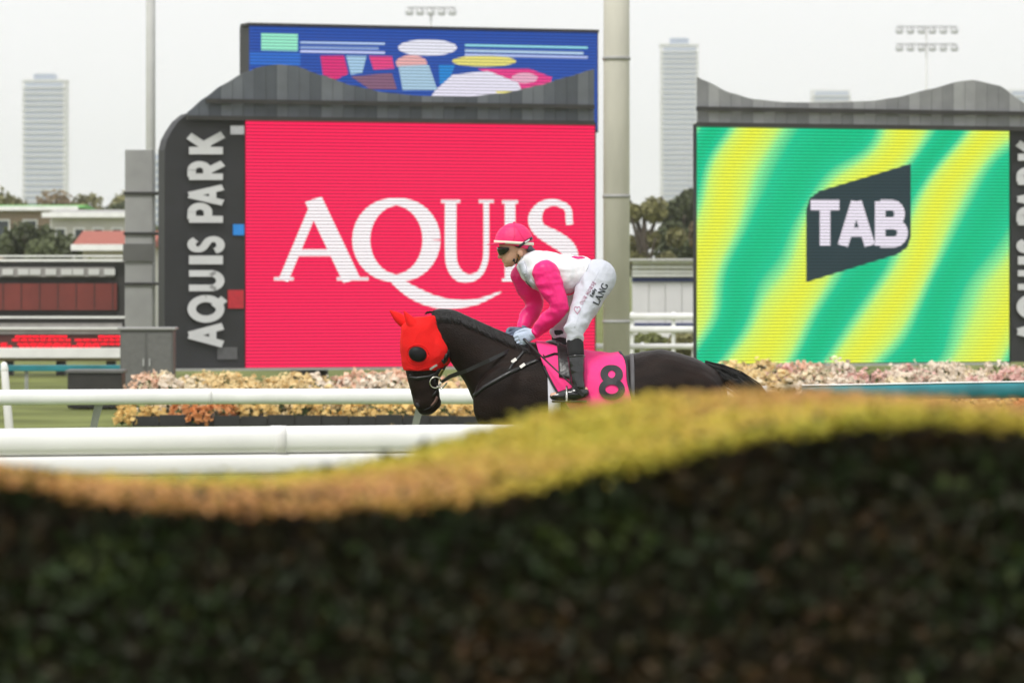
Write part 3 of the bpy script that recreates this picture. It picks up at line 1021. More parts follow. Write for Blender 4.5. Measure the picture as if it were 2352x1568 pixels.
# ------------------------------------------------------------------ trees
m_bark = M('bark', (.07, .055, .04), .9, .3, 8., .4, 20)
def tree(label, u, D, v_top, width, tone, seed, name='tree', trunk=.25, n=4500):
    r = np.random.default_rng(seed)
    b = at(u, 620, D); b.z = 0
    t = thing(name, label, 'tree', b, 'trees beyond the track')
    H = at(u, v_top, D).z
    W = width / F * D
    mb = MB()
    mb.tube([b + Vector((0, 0, -.1)), b + Vector((.05, 0, H * .3)), b + Vector((.02, 0, H * .72))], [trunk, trunk * .7, trunk * .25], 10, 3)
    for k in range(5):
        a = k * 2.4 + seed
        mb.tube([b + Vector((0, 0, H * (.25 + .07 * k))), b + Vector((math.cos(a) * W * .2, math.sin(a) * W * .2, H * (.45 + .07 * k))), b + Vector((math.cos(a) * W * .36, math.sin(a) * W * .36, H * (.58 + .06 * k)))], [trunk * .4, trunk * .25, .04], 8, 2)
    mb.build('trunk', m_bark, t, True)
    nl = 13
    cen = np.stack([r.normal(0, W * .24, nl), r.normal(0, W * .22, nl), H * r.uniform(.18, .84, nl)], 1)
    rad = W * r.uniform(.19, .32, nl)
    which = r.integers(0, nl, n)
    d = r.normal(0, 1, (n, 3)); d /= np.linalg.norm(d, axis=1, keepdims=True)
    pos = cen[which] + d * (rad[which] * r.uniform(.55, 1.02, n))[:, None]
    pos[:, 2] = np.minimum(pos[:, 2], H * r.uniform(.96, 1.03, n))
    pos[:, 2] = np.maximum(pos[:, 2], H * .12)
    pos += np.array([b.x, b.y, 0])
    clump = r.uniform(.7, 1.3, nl)[which] * r.uniform(.7, 1.3, n)
    cols = np.array(tone)[None, :] * clump[:, None]
    leaves('crown', m_leaf, t, pos, d, r.uniform(.3, .55, n) * (W / 7) ** .5, cols, r, .7, .5)
    return t
OL, DK, BR, LT = (.21, .20, .085), (.11, .13, .06), (.23, .17, .09), (.23, .25, .09)
tl = [
    ('broad olive tree at the left edge above the green shed', -30, 230, 420, 190, OL, 11),
    ('brownish tree just right of the green shed', 110, 240, 424, 150, BR, 12),
    ('wide olive tree behind the pale house', 215, 235, 432, 170, OL, 13),
    ('low dark bush between green shed and pale house', 60, 135, 500, 150, DK, 14),
    ('yellow green bush right above the white rails at left', 250, 110, 556, 120, LT, 15),
    ('dark tree close to the grey column', 300, 210, 440, 120, DK, 16),
    ('round olive bush above the tote board at the left edge', -20, 112, 540, 130, OL, 17),
    ('rounded olive tree right beside the beige pole', 1478, 130, 392, 110, OL, 18),
    ('dark green tree behind the pavilion near the green screen', 1560, 140, 388, 120, DK, 19),
    ('brownish green tree behind the left edge of the green screen', 1640, 135, 398, 120, BR, 20),
    ('low green bush in front of the pavilion plinth', 1500, 97, 768, 70, LT, 21),
    ('low olive bush before the pavilion beside the green screen', 1590, 96, 770, 90, OL, 22),
]
for a in tl:
    tree(*a, trunk=.07 if a[3] > 600 else .25)

# ------------------------------------------------------------------ towers and floodlights far behind
m_conc = M('pale_concrete', (.72, .72, .72), .8, .05, .05)
m_glass = M('blue_glass', (.28, .34, .47), .3, .1, .05)
def tower(label, u0, u1, v_top, D, floor, wide=1.0, cap=True, v_bot=640):
    b = at((u0 + u1) / 2, 620, D); b.z = 0
    t = thing('tower_block', label, 'tower block', b, 'tower blocks on the skyline')
    x0, x1 = at(u0, 0, D).x, at(u1, 0, D).x
    H = at(0, v_top, D).z
    dep = (x1 - x0) * .8
    MB().box(x0, x1, D, D + dep, 0, H).build('wall', m_conc, t)
    z = H - 3.2
    while z > 4:
        MB().box(x0 + 1.2, x1 - 1.2, D - .25, D - .02, z + .45, z + floor - .45).build('window_band', m_glass, t)
        MB().box(x0 - .4, x1 + .4, D - 1.3, D - .001, z - .18, z + .42).build('balcony', m_conc, t)
        z -= floor
    if cap:
        MB().box(x0 + (x1 - x0) * .25, x1 - (x1 - x0) * .25, D + 2, D + dep * .8, H, H + 3.5).build('roof_plant', m_glass, t)
        MB().box(x0 - .5, x1 + .5, D - .6, D + dep, H + .001, H + .6).build('parapet', m_conc, t)
    return t
tower('hazy pale tower block with many balconies at far left', 52, 150, 186, 2000, 2.75)
tower('pale tower block rising between the poles, left of the green screen', 1518, 1604, 104, 2000, 2.45)
tower('small pale block just left of the black letter panel', 292, 372, 352, 1700, 3.0, cap=False)
tower('distant tower whose top shows over the dip of the right cladding', 1866, 1954, 206, 2100, 2.6, cap=False)
tower('pale tower behind the right end of the grey cladding', 2318, 2420, 205, 1900, 2.6, cap=False)

m_lamp = M('floodlight_housing', (.30, .30, .31), .5, .1)
m_lens = M('floodlight_lens', (.55, .56, .58), .15, .05)
def flood(label, u, D, rows, n, sp):
    b = at(u, 620, D); b.z = 0
    t = thing('floodlight_mast', label, 'floodlight', b, 'floodlight masts')
    H = at(0, rows[0] - 6, D).z
    mb = MB(); mb.tube([b, b + Vector((0, 0, H * .5)), b + Vector((0, 0, H))], [.15, .11, .07], 14, 1, ball=False)
    mb.build('mast', m_pale, t, True)
    for v in rows:
        z = at(0, v, D).z
        w = sp * (n - 1) / 2
        MB().box(b.x - w - .2, b.x + w + .2, b.y - .12, b.y - .04, z + .22, z + .32).build('crossarm', m_lamp, t)
        for k in range(n):
            x = b.x - w + sp * k
            c = Vector((x, b.y - .25, z - .05))
            mb = MB(); mb.loft([(c + Vector((0, .12, .05)), Vector((0, 0, .16)), Vector((.18, 0, 0))), (c + Vector((0, -.06, 0)), Vector((0, .03, .26)), Vector((.3, 0, 0)))], 14, 1, 3)
            lamp = mb.build('lamp', m_lamp, t, True)
            mb = MB(); mb.loft([(c + Vector((0, -.062, 0)), Vector((0, .03, .22)), Vector((.26, 0, 0))), (c + Vector((0, -.075, 0)), Vector((0, .03, .21)), Vector((.25, 0, 0)))], 14, 1, 3)
            mb.build('lens', m_lens, lamp, True)
flood('floodlight mast whose lamps show above the blue screen', 990, 300, (27,), 5, .78)
flood('floodlight mast with two rows of lamps above the green screen', 2128, 320, (70, 110), 6, .85)

# ------------------------------------------------------------------ the trimmed hedge in front
def kn(K, u):
    return float(np.interp(u, [k[0] for k in K], [k[1] for k in K]))
VF = [(-2400, 1090), (-1600, 1150), (-600, 1010), (-300, 1050), (0, 1100), (120, 1132), (300, 1163), (500, 1172), (800, 1170), (1000, 1158), (1200, 1128), (1400, 1085), (1600, 1040), (1800, 1000), (2000, 976), (2100, 970), (2230, 974), (2352, 986), (2700, 1040), (3000, 1090)]
VB = [(-2400, 1050), (-1600, 1095), (-600, 1020), (-300, 1050), (0, 1083), (200, 1096), (400, 1099), (600, 1094), (750, 1078), (900, 1046), (1000, 1016), (1130, 975), (1250, 940), (1400, 915), (1550, 902), (1700, 896), (1850, 897), (2000, 905), (2150, 917), (2352, 930), (2700, 985), (3000, 1040)]
YF, YB = 5.0, 5.95
XS = np.linspace(-3.3, 3.3, 440)
def sm(a):
    k = np.ones(5) / 5
    return np.convolve(np.pad(a, 2, 'edge'), k, 'valid')
ZF = sm(np.array([CZ - (kn(VF, x / YF * F + 1176) - 620) / F * YF for x in XS]))
ZB = sm(np.array([CZ - (kn(VB, x / YB * F + 1176) - 620) / F * YB for x in XS]))
def hedge_top(x, s):
    zf, zb = np.interp(x, XS, ZF), np.interp(x, XS, ZB)
    return zf + (zb - zf) * s + .010 - .013 * s
hedge = thing('hedge', 'clipped hedge with a wavy golden top and dark green side filling the foreground', 'hedge', Vector((0, YF, 0)))
m_twig = M('hedge_twigs', (.022, .018, .012), .95, .4, 20., .8, 40, spec=.1)
core = MB()
nx = 60
cv, cf = [], []
prof = [(0.06, 0, -.02), (.05, 0, .3), (.045, 1, -.06), (.07, 1, -.026), (.5, 1, -.022), (.93, 1, -.026), (.955, 1, -.06), (.95, 0, -.02)]
for i in range(nx + 1):
    x = -3.15 + 6.3 * i / nx
    for (s, k, dz) in prof:
        z = (hedge_top(x, s) + dz) if k else dz
        cv.append((x, YF + s * (YB - YF), z))
m_ = len(prof)
for i in range(nx):
    for k in range(m_ - 1):
        cf.append((i * m_ + k, (i + 1) * m_ + k, (i + 1) * m_ + k + 1, i * m_ + k + 1))
cf.append(tuple(range(m_))); cf.append(tuple(nx * m_ + k for k in range(m_)))
core.add(cv, cf)
core.build('branches', m_twig, hedge)
def nz(P, f, seed=0):
    return np.array([noise.noise(Vector((p[0] * f[0] + seed, p[1] * f[1], p[2] * f[2]))) for p in P])
def pick(pal, w):
    pal = np.array(pal); e = np.linspace(0, 1, len(pal)); w = np.clip(w, 0, 1)
    return np.stack([np.interp(w, e, pal[:, k]) for k in range(3)], 1)
# new growth on top: golden, with coppery patches
n = 150000
X = rng.uniform(-3.15, 3.15, n); s = rng.uniform(-.01, 1.01, n)
Z = hedge_top(X, s) + rng.normal(0, .004, n) - np.abs(rng.normal(0, .006, n))
pos = np.stack([X, YF + s * (YB - YF), Z], 1)
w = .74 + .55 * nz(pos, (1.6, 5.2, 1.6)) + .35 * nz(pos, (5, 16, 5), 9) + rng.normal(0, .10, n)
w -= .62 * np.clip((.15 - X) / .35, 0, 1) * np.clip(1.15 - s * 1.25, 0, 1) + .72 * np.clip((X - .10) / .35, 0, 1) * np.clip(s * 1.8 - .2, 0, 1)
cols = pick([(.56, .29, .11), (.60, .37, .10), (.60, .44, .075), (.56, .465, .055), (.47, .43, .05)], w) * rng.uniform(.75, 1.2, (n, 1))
deep = rng.uniform(0, 1, n) < .05
cols[deep] = np.array([.12, .13, .02]) * rng.uniform(.7, 1.3, (deep.sum(), 1))
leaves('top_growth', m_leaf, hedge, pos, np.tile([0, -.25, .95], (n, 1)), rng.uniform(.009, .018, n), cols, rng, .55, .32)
# old growth on the side: green to brown, darkened to carry shade between leaves
n = 120000
X = rng.uniform(-3.15, 3.15, n)
h_ = rng.uniform(0, 1, n) ** .8
top = hedge_top(X, 0)
Z = .02 + h_ * (top - .015)
Y = YF + .02 + np.abs(rng.normal(0, .022, n)) + np.clip((Z - top + .05) * .35, 0, .03)
pos = np.stack([X, Y, Z], 1)
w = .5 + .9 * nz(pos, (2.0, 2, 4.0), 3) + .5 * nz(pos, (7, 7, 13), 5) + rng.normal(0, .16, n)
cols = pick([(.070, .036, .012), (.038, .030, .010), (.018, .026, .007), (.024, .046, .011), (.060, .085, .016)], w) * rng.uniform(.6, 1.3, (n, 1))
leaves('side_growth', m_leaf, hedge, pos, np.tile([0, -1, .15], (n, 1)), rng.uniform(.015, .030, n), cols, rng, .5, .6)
# back and ends
n = 9000
X = rng.uniform(-3.15, 3.15, n); Z = rng.uniform(.02, 1, n) * hedge_top(X, 1)
pos = np.stack([X, np.full(n, YB) - np.abs(rng.normal(0, .02, n)), Z], 1)
cols = pick([(.03, .024, .012), (.018, .034, .012), (.04, .06, .016)], rng.uniform(0, 1, n))
leaves('back_growth', m_leaf, hedge, pos, np.tile([0, 1, .2], (n, 1)), rng.uniform(.035, .06, n), cols, rng, .5, .7)

# ------------------------------------------------------------------ the horse
def sec(t, b, hw, y=HORSE_Y):
    T, B = C(*t, y), C(*b, y)
    return ((T + B) / 2, (T - B) / 2, Vector((0, -hw, 0)))
m_coat = M('dark_bay_coat', (.0135, .0078, .0060), .40, .4, 7., .3, 90, spec=.09, sheen=0., stretch=(1, 1, 2.2))
m_hair = M('black_horse_hair', (.006, .005, .005), .45, .3, 30., .5, 120, stretch=(.4, 1, 1))
m_hood = M('red_hood_cloth', (.80, .010, .010), .75, .06, 12., .25, 160, spec=.2)
m_black = M('black_leather', (.011, .011, .012), .33, .2, 20., .15, 60)
m_steel = M('steel', (.62, .60, .55), .25, .1, 20., metal=1.)
m_pinkcloth = M('pink_cloth', (.95, .05, .25), .7, .05, 10., .2, 26, spec=.2)
m_ink = M('black_print', (.010, .010, .014), .6, .1)
m_lilac = M('pale_pad', (.68, .66, .74), .7, .05, 10., .2, 40)

horse = thing('horse', 'dark bay racehorse in red hood and pink number 8 cloth walking left', 'horse', Vector((C(1400, 0).x, HORSE_Y, 0)))
TORSO = [sec((705, 1340), (735, 1480), .085), sec((765, 1190), (775, 1640), .17), sec((900, 1050), (900, 1720), .215),
         sec((1050, 968), (1050, 1790), .225), sec((1200, 968), (1200, 1810), .265), sec((1400, 1014), (1400, 1805), .295),
         sec((1600, 1050), (1600, 1765), .31), sec((1750, 1046), (1750, 1700), .30), sec((1900, 1014), (1900, 1650), .29),
         sec((2012, 1006), (2020, 1600), .285), sec((2175, 1048), (2170, 1580), .27), sec((2300, 1098), (2300, 1570), .24),
         sec((2400, 1165), (2400, 1520), .19), sec((2452, 1270), (2450, 1420), .10)]
NECK = [sec((1120, 960), (770, 1560), .19), sec((950, 930), (685, 1370), .155), sec((830, 880), (645, 1275), .125), sec((700, 822), (598, 1195), .11),
        sec((580, 768), (548, 1130), .098), sec((490, 752), (512, 1075), .088), sec((420, 765), (450, 1040), .07)]
HEAD = [sec((268, 785), (418, 772), .060), sec((205, 835), (462, 855), .088), sec((188, 930), (505, 960), .104), sec((190, 1020), (522, 1050), .106),
        sec((200, 1100), (500, 1110), .092), sec((216, 1180), (455, 1180), .074), sec((236, 1260), (440, 1250), .064),
        sec((258, 1335), (452, 1318), .060), sec((274, 1395), (440, 1375), .058), sec((308, 1436), (405, 1415), .040)]
mb = MB()
mb.loft(TORSO, 28, 3, 2.15)
mb.loft(NECK, 24, 3, 2.0)
mb.loft(HEAD, 24, 3, 2.1)
# lower lip and chin, nostril rim
mb.ball(C(420, 1372), .040, .036, .034)
mb.tube([C(330, 1428), C(385, 1426), C(438, 1392)], [.026, .03, .022], 12, 2, flat=1.2)
for s in (-1, 1):
    mb.ball(C(300, 1392, HORSE_Y + s * .045), .020, .016, .026, rot=.4)
    mb.ball(C(410, 1010, HORSE_Y + s * .075), .085, .030, .085)                 # jowl
    mb.ball(C(880, 1330, HORSE_Y + s * .15), .16, .08, .22, rot=-.5)            # shoulder
    mb.ball(C(2210, 1400, HORSE_Y + s * .17), .20, .11, .22)                    # thigh
def leg(pts, rad, y):
    mb.tube([Vector((p[0], y + p[2], p[1])) for p in pts], rad, 12, 3)
hx = lambda cx: C(cx, 0).x
fx, bx = hx(930), hx(2290)
for s, df, db in ((-1, -.10, .16), (1, .22, -.14)):
    yy = HORSE_Y + s * .13
    leg([(fx, 1.02, 0), (fx + df * .3, .80, 0), (fx + df * .6, .50, 0), (fx + df * .9, .24, 0), (fx + df, .12, 0), (fx + df - .05, .03, 0)], [.13, .085, .052, .034, .040, .055], yy)
    leg([(bx, 1.08, 0), (bx - .10 + db * .3, .84, 0), (bx + .10 + db * .7, .56, 0), (bx + .08 + db, .30, 0), (bx + .07 + db, .12, 0), (bx + .02 + db, .03, 0)], [.17, .12, .060, .038, .042, .056], yy)
body = remesh(mb, .010, 9, .5, lambda p: .007 * noise.noise(Vector((p.x * 5 + p.z * 2, p.y * 4, p.z * 4.5))) + .0025 * noise.noise(Vector((p.x * 14 - p.z * 6, p.y * 9, p.z * 9))))
HB = bvh_of(body)
place(body, 'body', m_coat, horse)

# mane: a crest of hair and strands lying along the neck
mb = MB()
crest = [(395, 752), (440, 737), (500, 738), (560, 750), (640, 786), (720, 822), (800, 858), (880, 892), (960, 926), (1060, 958)]
mb.loft([(C(x, y + 16), Vector((.004, 0, .026)), Vector((0, -.024, 0))) for x, y in crest], 12, 3, 2.0)
for i in range(700):
    t_ = random.random()
    k = t_ * (len(crest) - 1); j = min(int(k), len(crest) - 2); fr = k - j
    x = crest[j][0] + (crest[j + 1][0] - crest[j][0]) * fr; y = crest[j][1] + (crest[j + 1][1] - crest[j][1]) * fr
    L = random.uniform(25, 80)
    p0 = C(x, y - 2, HORSE_Y - .018 + random.uniform(-.012, .02)); ps = [p0]
    for q in (.5, 1.0):
        pp, nn = proj(HB, x + L * .45 * q + random.uniform(-4, 4), y + 12 + L * q, .006)
        ps.append(pp)
    mb.ribbon(ps, [.0045, .004, .001], .002)
for i in range(40):
    x = random.uniform(375, 520); y = 742 + abs(x - 450) * .12
    mb.ribbon([C(x, y, HORSE_Y + random.uniform(-.02, .02)), C(x - 12, y - random.uniform(0, 9), HORSE_Y + random.uniform(-.03, .03)), C(x - 30, y + random.uniform(-2, 14), HORSE_Y + random.uniform(-.04, .03))], [.01, .008, .002], .003)
mb.build('mane', m_hair, horse, True)
# tail
mb = MB()
TL = [((2290, 1128), .045), ((2400, 1172), .062), ((2520, 1232), .074), ((2640, 1325), .08), ((2760, 1500), .075), ((2780, 1720), .06), ((2770, 1900), .035), ((2765, 1990), .012)]
mb.tube([C(*p) for p, r in TL], [r * .6 for p, r in TL], 14, 3)
for i in range(420):
    a = random.uniform(0, 6.28); w_ = random.uniform(.3, .92); dv = Vector((random.uniform(-.015, .015), 0, random.uniform(-.012, .012)))
    ps = []
    for (p, r) in TL:
        ps.append(C(*p) + Vector((math.sin(a) * .3 * r, math.cos(a) * r, abs(math.sin(a)) * r * (1 if math.sin(a) > 0 else -1))) * w_ + dv * len(ps) * .4)
    mb.ribbon(ps[random.randint(0, 2):], .004, .002)
mb.build('tail', m_hair, horse, True)

# hood over poll, ears and cheeks
def folds_h(p):
    return .0035 * (1 - 2.6 * abs(noise.noise(Vector((p.x * 9 + p.z * 6, p.y * 5, p.z * 12 - p.x * 5)))))
HH = [(c, u * 1.045 + u.normalized() * .004, s_ * 1.0 + s_.normalized() * .010) for c, u, s_ in HEAD[:5]]
lastc = sec((206, 1150), (458, 1150), .088)
mb = MB(); mb.loft(HH + [(lastc[0], lastc[1] * 1.04, lastc[2])], 36, 5, 2.1)
mb.ball(C(410, 1010, HORSE_Y - .075), .088, .037, .088); mb.ball(C(410, 1010, HORSE_Y + .075), .088, .037, .088)
hd = remesh(mb, .006, 6, .5, lambda p: .0030 * noise.noise(p * 15) + folds_h(p))
HOODB = bvh_of(hd)
hood = place(hd, 'hood', m_hood, horse)
for (tip, base, w, y) in (((203, 737), (285, 862), 27, -.062), ((100, 733), (205, 822), 25, .062)):
    T, B = C(*tip, HORSE_Y + y * 1.0), C(*base, HORSE_Y + y)
    ax = (T - B); mb = MB()
    side = ax.cross(Vector((0, 1, 0))).normalized()
    mb.loft([(B - ax * .12, side * .034, Vector((0, -.030, 0))), (B + ax * .18, side * .034, Vector((0, -.030, 0))), (B + ax * .45, side * .030, Vector((0, -.024, 0))), (B + ax * .75, side * .017, Vector((0, -.014, 0))), (B + ax * 1.0, side * .003, Vector((0, -.003, 0)))], 16, 3)
    mb.build('ear_cover', m_hood, hood, True)
for s in (-1, 1):       # blinker cups and their seams
    c, nn = proj(HOODB, 300, 1036, .0, s)
    mb = MB(); mb.ball(c + Vector((0, s * .002, 0)), .056, .026, .046, 22, rot=-.3)
    mb.build('blinker_cup', M('black_blinker', (.006, .006, .007), .5, .2, spec=.2), hood, True)
    mb = MB(); ring = [(300 + 78 * math.cos(a), 1040 + 70 * math.sin(a)) for a in [k * math.pi / 12 for k in range(25)]]
    strap_on(mb, HOODB, ring, .007, .003, .001, s, 14); mb.build('seam', m_hood, hood, True)
    mb = MB(); strap_on(mb, HOODB, [(225, 1128), (300, 1150), (400, 1120), (470, 1080)], .006, .003, .001, s, 20); mb.build('seam', m_hood, hood, True)
mb = MB(); strap_on(mb, HOODB, [(385, 1142), (412, 1122), (434, 1110)], .014, .002, .002, -1, 10); mb.build('label_patch', M('white_label', (.75, .72, .74), .6), hood)
mb = MB(); strap_on(mb, HOODB, [(470, 1092), (490, 1075), (496, 1050), (512, 1035), (508, 1012)], .036, .008, .004, -1, 12); mb.build('fastener', m_black, hood, True)

for s in (-1, 1):
    c, nn = proj(HB, 300, 1393, .0, s)
    mb = MB(); mb.ball(c, .011, .006, .017, 12, rot=.5); mb.build('nostril', m_ink, horse, True)
mb = MB(); strap_on(mb, HB, [(345, 1425), (385, 1408), (425, 1375)], .006, .004, .001, -1, 10); mb.build('mouth', m_ink, horse, True)
mb = MB(); strap_on(mb, HB, [(395, 1400), (420, 1370), (436, 1335)], .022, .003, .001, -1, 9); mb.build('lip_patch', M('pink_grey_lip', (.16, .085, .07), .5, .3, 40.), horse, True)
# bridle, bit, reins, breastplate
mb = MB()
strap_on(mb, HB, [(508, 1020), (498, 1080), (472, 1150), (455, 1215)], .022, .005, .006)
bridle = mb.build('bridle', m_black, horse, True)
mb = MB(); strap_on(mb, HB, [(218, 1190), (290, 1205), (370, 1195), (450, 1165)], .018, .005, .005); mb.build('noseband', m_black, bridle, True)
mb = MB(); strap_on(mb, HB, [(455, 1215), (430, 1290), (402, 1330)], .012, .004, .005); mb.build('chin_strap', m_black, bridle, True)
mb = MB(); strap_on(mb, HB, [(440, 1190), (452, 1165), (468, 1140)], .03, .006, .010, -1, 8); mb.build('buckle', M('brass', (.5, .38, .16), .3, .1, metal=1.), bridle, True)
def ring(mb, c, r, th, ax=Vector((0, 1, 0)), n=20):
    u = Vector((1, 0, 0)); v = ax.cross(u).normalized(); u = v.cross(ax).normalized()
    pts = [c + u * r * math.cos(2 * math.pi * k / n) + v * r * math.sin(2 * math.pi * k / n) for k in range(n + 1)]
    mb.tube(pts, th, 8, 1, ball=False)
for s in (-1, 1):
    c, nn = proj(HB, 452, 1238, .014, s)
    mb = MB(); ring(mb, c, .034, .0045, Vector((.25 * s, 1, .15)).normalized()); mb.build('bit_ring', m_steel, bridle, True)
mb = MB(); mb.tube([C(435, 1262, HORSE_Y - .07), C(465, 1275, HORSE_Y - .06), C(500, 1240, HORSE_Y - .07)], .005, 8, 3); mb.build('bit_shank', m_steel, bridle, True)
for s, hy in ((-1, -.065), (1, .075)):
    mb = MB()
    mb.ribbon([C(466, 1232, HORSE_Y + s * .075), C(520, 1196, HORSE_Y + s * .10), C(640, 1150, HORSE_Y + s * .165), C(800, 1076, HORSE_Y + s * .175), C(900, 1028, HORSE_Y + s * .14), C(985, 980, HORSE_Y + hy), C(1040, 958, HORSE_Y + hy)], [.016, .02, .022, .022, .020, .017, .016], .005)
    mb.build('rein', m_black, bridle)
mb = MB(); strap_on(mb, HB, [(692, 1322), (760, 1262), (830, 1222), (930, 1166), (1030, 1120), (1110, 1085), (1150, 1068)], .022, .005, .005)
bp = mb.build('breastplate', m_black, horse, True)
mb = MB(); strap_on(mb, HB, [(1060, 990), (1010, 1050), (970, 1090), (930, 1150)], .016, .004, .004); mb.build('neck_strap', m_black, bp, True)
for p in ((1030, 1120), (968, 1086)):
    c, nn = proj(HB, *p, .010)
    mb = MB(); mb.ribbon([c + Vector((-.014, 0, -.010)), c + Vector((.014, 0, .010))], .020, .006, nn); mb.build('buckle', m_steel, bp)

# number cloth following the back and side
def torso_at(cx):
    xs = [1050, 1200, 1400, 1600, 1750, 1900]
    tops = [968, 968, 1014, 1050, 1046, 1014]; bots = [1790, 1810, 1805, 1765, 1700, 1650]; hws = [.225, .265, .295, .31, .30, .29]
    return np.interp(cx, xs, tops), np.interp(cx, xs, bots), np.interp(cx, xs, hws)
def on_back(cx, phi, off):
    """phi 0 on the spine, 90 degrees on the near flank"""
    t0, b0, hw = torso_at(cx)
    mid = (t0 + b0) / 2; r = (b0 - t0) / 2
    e = 2 / 2.15
    sg = lambda q: math.copysign(abs(q) ** e, q)
    cy = mid - r * sg(math.cos(phi))
    p = C(cx, cy, HORSE_Y - hw * sg(math.sin(phi)))
    c = C(cx, mid, HORSE_Y)
    return p + (p - c).normalized() * off
def cover(name, mat, parent, left, right, phis, off, nx=26, th=.006, fold=0.):
    mb = MB(); vs = []; fs = []
    ny = len(phis)
    for ph in phis:
        a, b_ = left(ph), right(ph)
        for i in range(nx + 1):
            cx = a + (b_ - a) * i / nx
            o = off + fold * noise.noise(Vector((cx * .012, ph * 3.2, 1.7)))
            vs.append(on_back(cx, ph, o))
    m = len(vs)
    vs += [on_back(left(ph) + (right(ph) - left(ph)) * i / nx, ph, off - th) for ph in phis for i in range(nx + 1)]
    W = nx + 1
    for j in range(ny - 1):
        for i in range(nx):
            q = (j * W + i, j * W + i + 1, (j + 1) * W + i + 1, (j + 1) * W + i)
            fs.append(q); fs.append(tuple(m + k for k in reversed(q)))
    for i in range(nx):
        fs.append((i, i + 1, m + i + 1, m + i)); k = (ny - 1) * W
        fs.append((k + i + 1, k + i, m + k + i, m + k + i + 1))
    for j in range(ny - 1):
        fs.append(((j + 1) * W, j * W, m + j * W, m + (j + 1) * W)); k = nx
        fs.append((j * W + k, (j + 1) * W + k, m + (j + 1) * W + k, m + j * W + k))
    mb.add(vs, fs)
    return mb
lin = lambda a, b, n: [a + (b - a) * i / n for i in range(n + 1)]
PH = lin(math.radians(-92), math.radians(92), 44)
def lft(ph):
    a = min(abs(ph) / math.radians(76), 1.3)
    return 1118 + 22 * a + 120 * a ** 3
def rgt(ph):
    a = min(abs(ph) / math.radians(76), 1.2)
    return 1700 + 64 * a - 6 * math.sin(a * 9)
mbc = cover('c', None, None, lft, rgt, PH, .020, 40, .006, .012)
cl = mbc.mesh('number_cloth')
CLB = bvh_of(cl)
cloth = place(cl, 'number_cloth', m_pinkcloth, horse)
mb = MB(); mb.ribbon([on_back(rgt(p) + 6, p, .020) for p in PH], .013, .012, [Vector((0, -math.sin(p), math.cos(p))) for p in PH]); mb.build('piping', m_ink, cloth, True)
mb = MB(); mb.ribbon([on_back(lft(p) - 4, p, .020) for p in PH if abs(p) > .9 and p > 0], .012, .010, [Vector((0, -math.sin(p), math.cos(p))) for p in PH if abs(p) > .9 and p > 0]); mb.build('piping', m_ink, cloth, True)
def on_cloth(bvh, cx, cy, off):
    p, nn = proj(bvh, cx, cy, 0.)
    return p + Vector((0, -1, 0)) * off
mb = MB(); glyph(mb, sans(.19)['8'][0], lambda x, y, o: on_cloth(CLB, 1558 + 168 * x / .72, 1112 + 222 * (1 - y) + 0 * x, .004 + max(o, -.02)), .003, .06)
mb.build('number', m_ink, cloth)
mb = cover('p', None, None, lambda p: 1792 - 20, lambda p: 1800, lin(.15, 1.5, 20), .008, 2, .004)
mb.build('pad_edge', M('grey_pad', (.10, .095, .10), .7), horse, True)
mb = cover('g', None, None, lambda p: 1192 + 8 * p, lambda p: 1290, lin(math.radians(58), math.radians(140), 24), .006, 6, .005, .004)
mb.build('girth', m_lilac, horse, True)

# saddle, flap, leathers and stirrup irons
mb = MB()
mb.loft([sec((1165, 962), (1170, 985), .05), sec((1215, 940), (1215, 1010), .085), sec((1270, 945), (1270, 1040), .12), sec((1340, 985), (1340, 1060), .14), sec((1420, 996), (1420, 1060), .15), sec((1462, 1012), (1462, 1050), .10)], 20, 3, 2.2)
sad = remesh(mb, .008, 4)
saddle = place(sad, 'saddle', m_black, horse)
for s in (1, -1):
    mb = cover('f', None, None, lambda p: 1262 + 14 * abs(p), lambda p: 1378 + 8 * abs(p), [s * q for q in lin(.25, 1.12, 18)], .034, 8, .008, .004)
    mb.build('flap', m_black, saddle, True)
    mb = MB(); mb.ribbon([on_back(1335 + 26 * q, s * q, .048) for q in lin(.35, 1.22, 14)], .024, .006, [Vector((0, -math.sin(s * q), math.cos(q))) for q in lin(.35, 1.22, 14)])
    mb.build('stirrup_leather', m_black, saddle, True)
    y = HORSE_Y - s * .345
    mb = MB(); mb.tube([C(1330, 1348, y - .05), C(1330, 1300, y - .045), C(1330, 1255, y), C(1330, 1300, y + .045), C(1330, 1348, y + .05), C(1330, 1352, y), C(1330, 1348, y - .05)], .007, 8, 3)
    mb.build('stirrup_iron', m_steel, saddle, True)
mb = MB(); mb.ribbon([proj(CLB, *q, .006)[0] for q in resample([(1128, 1080), (1180, 1058), (1250, 1036), (1290, 1040)], 20)], .014, .005)
mb.build('surcingle', m_black, saddle)

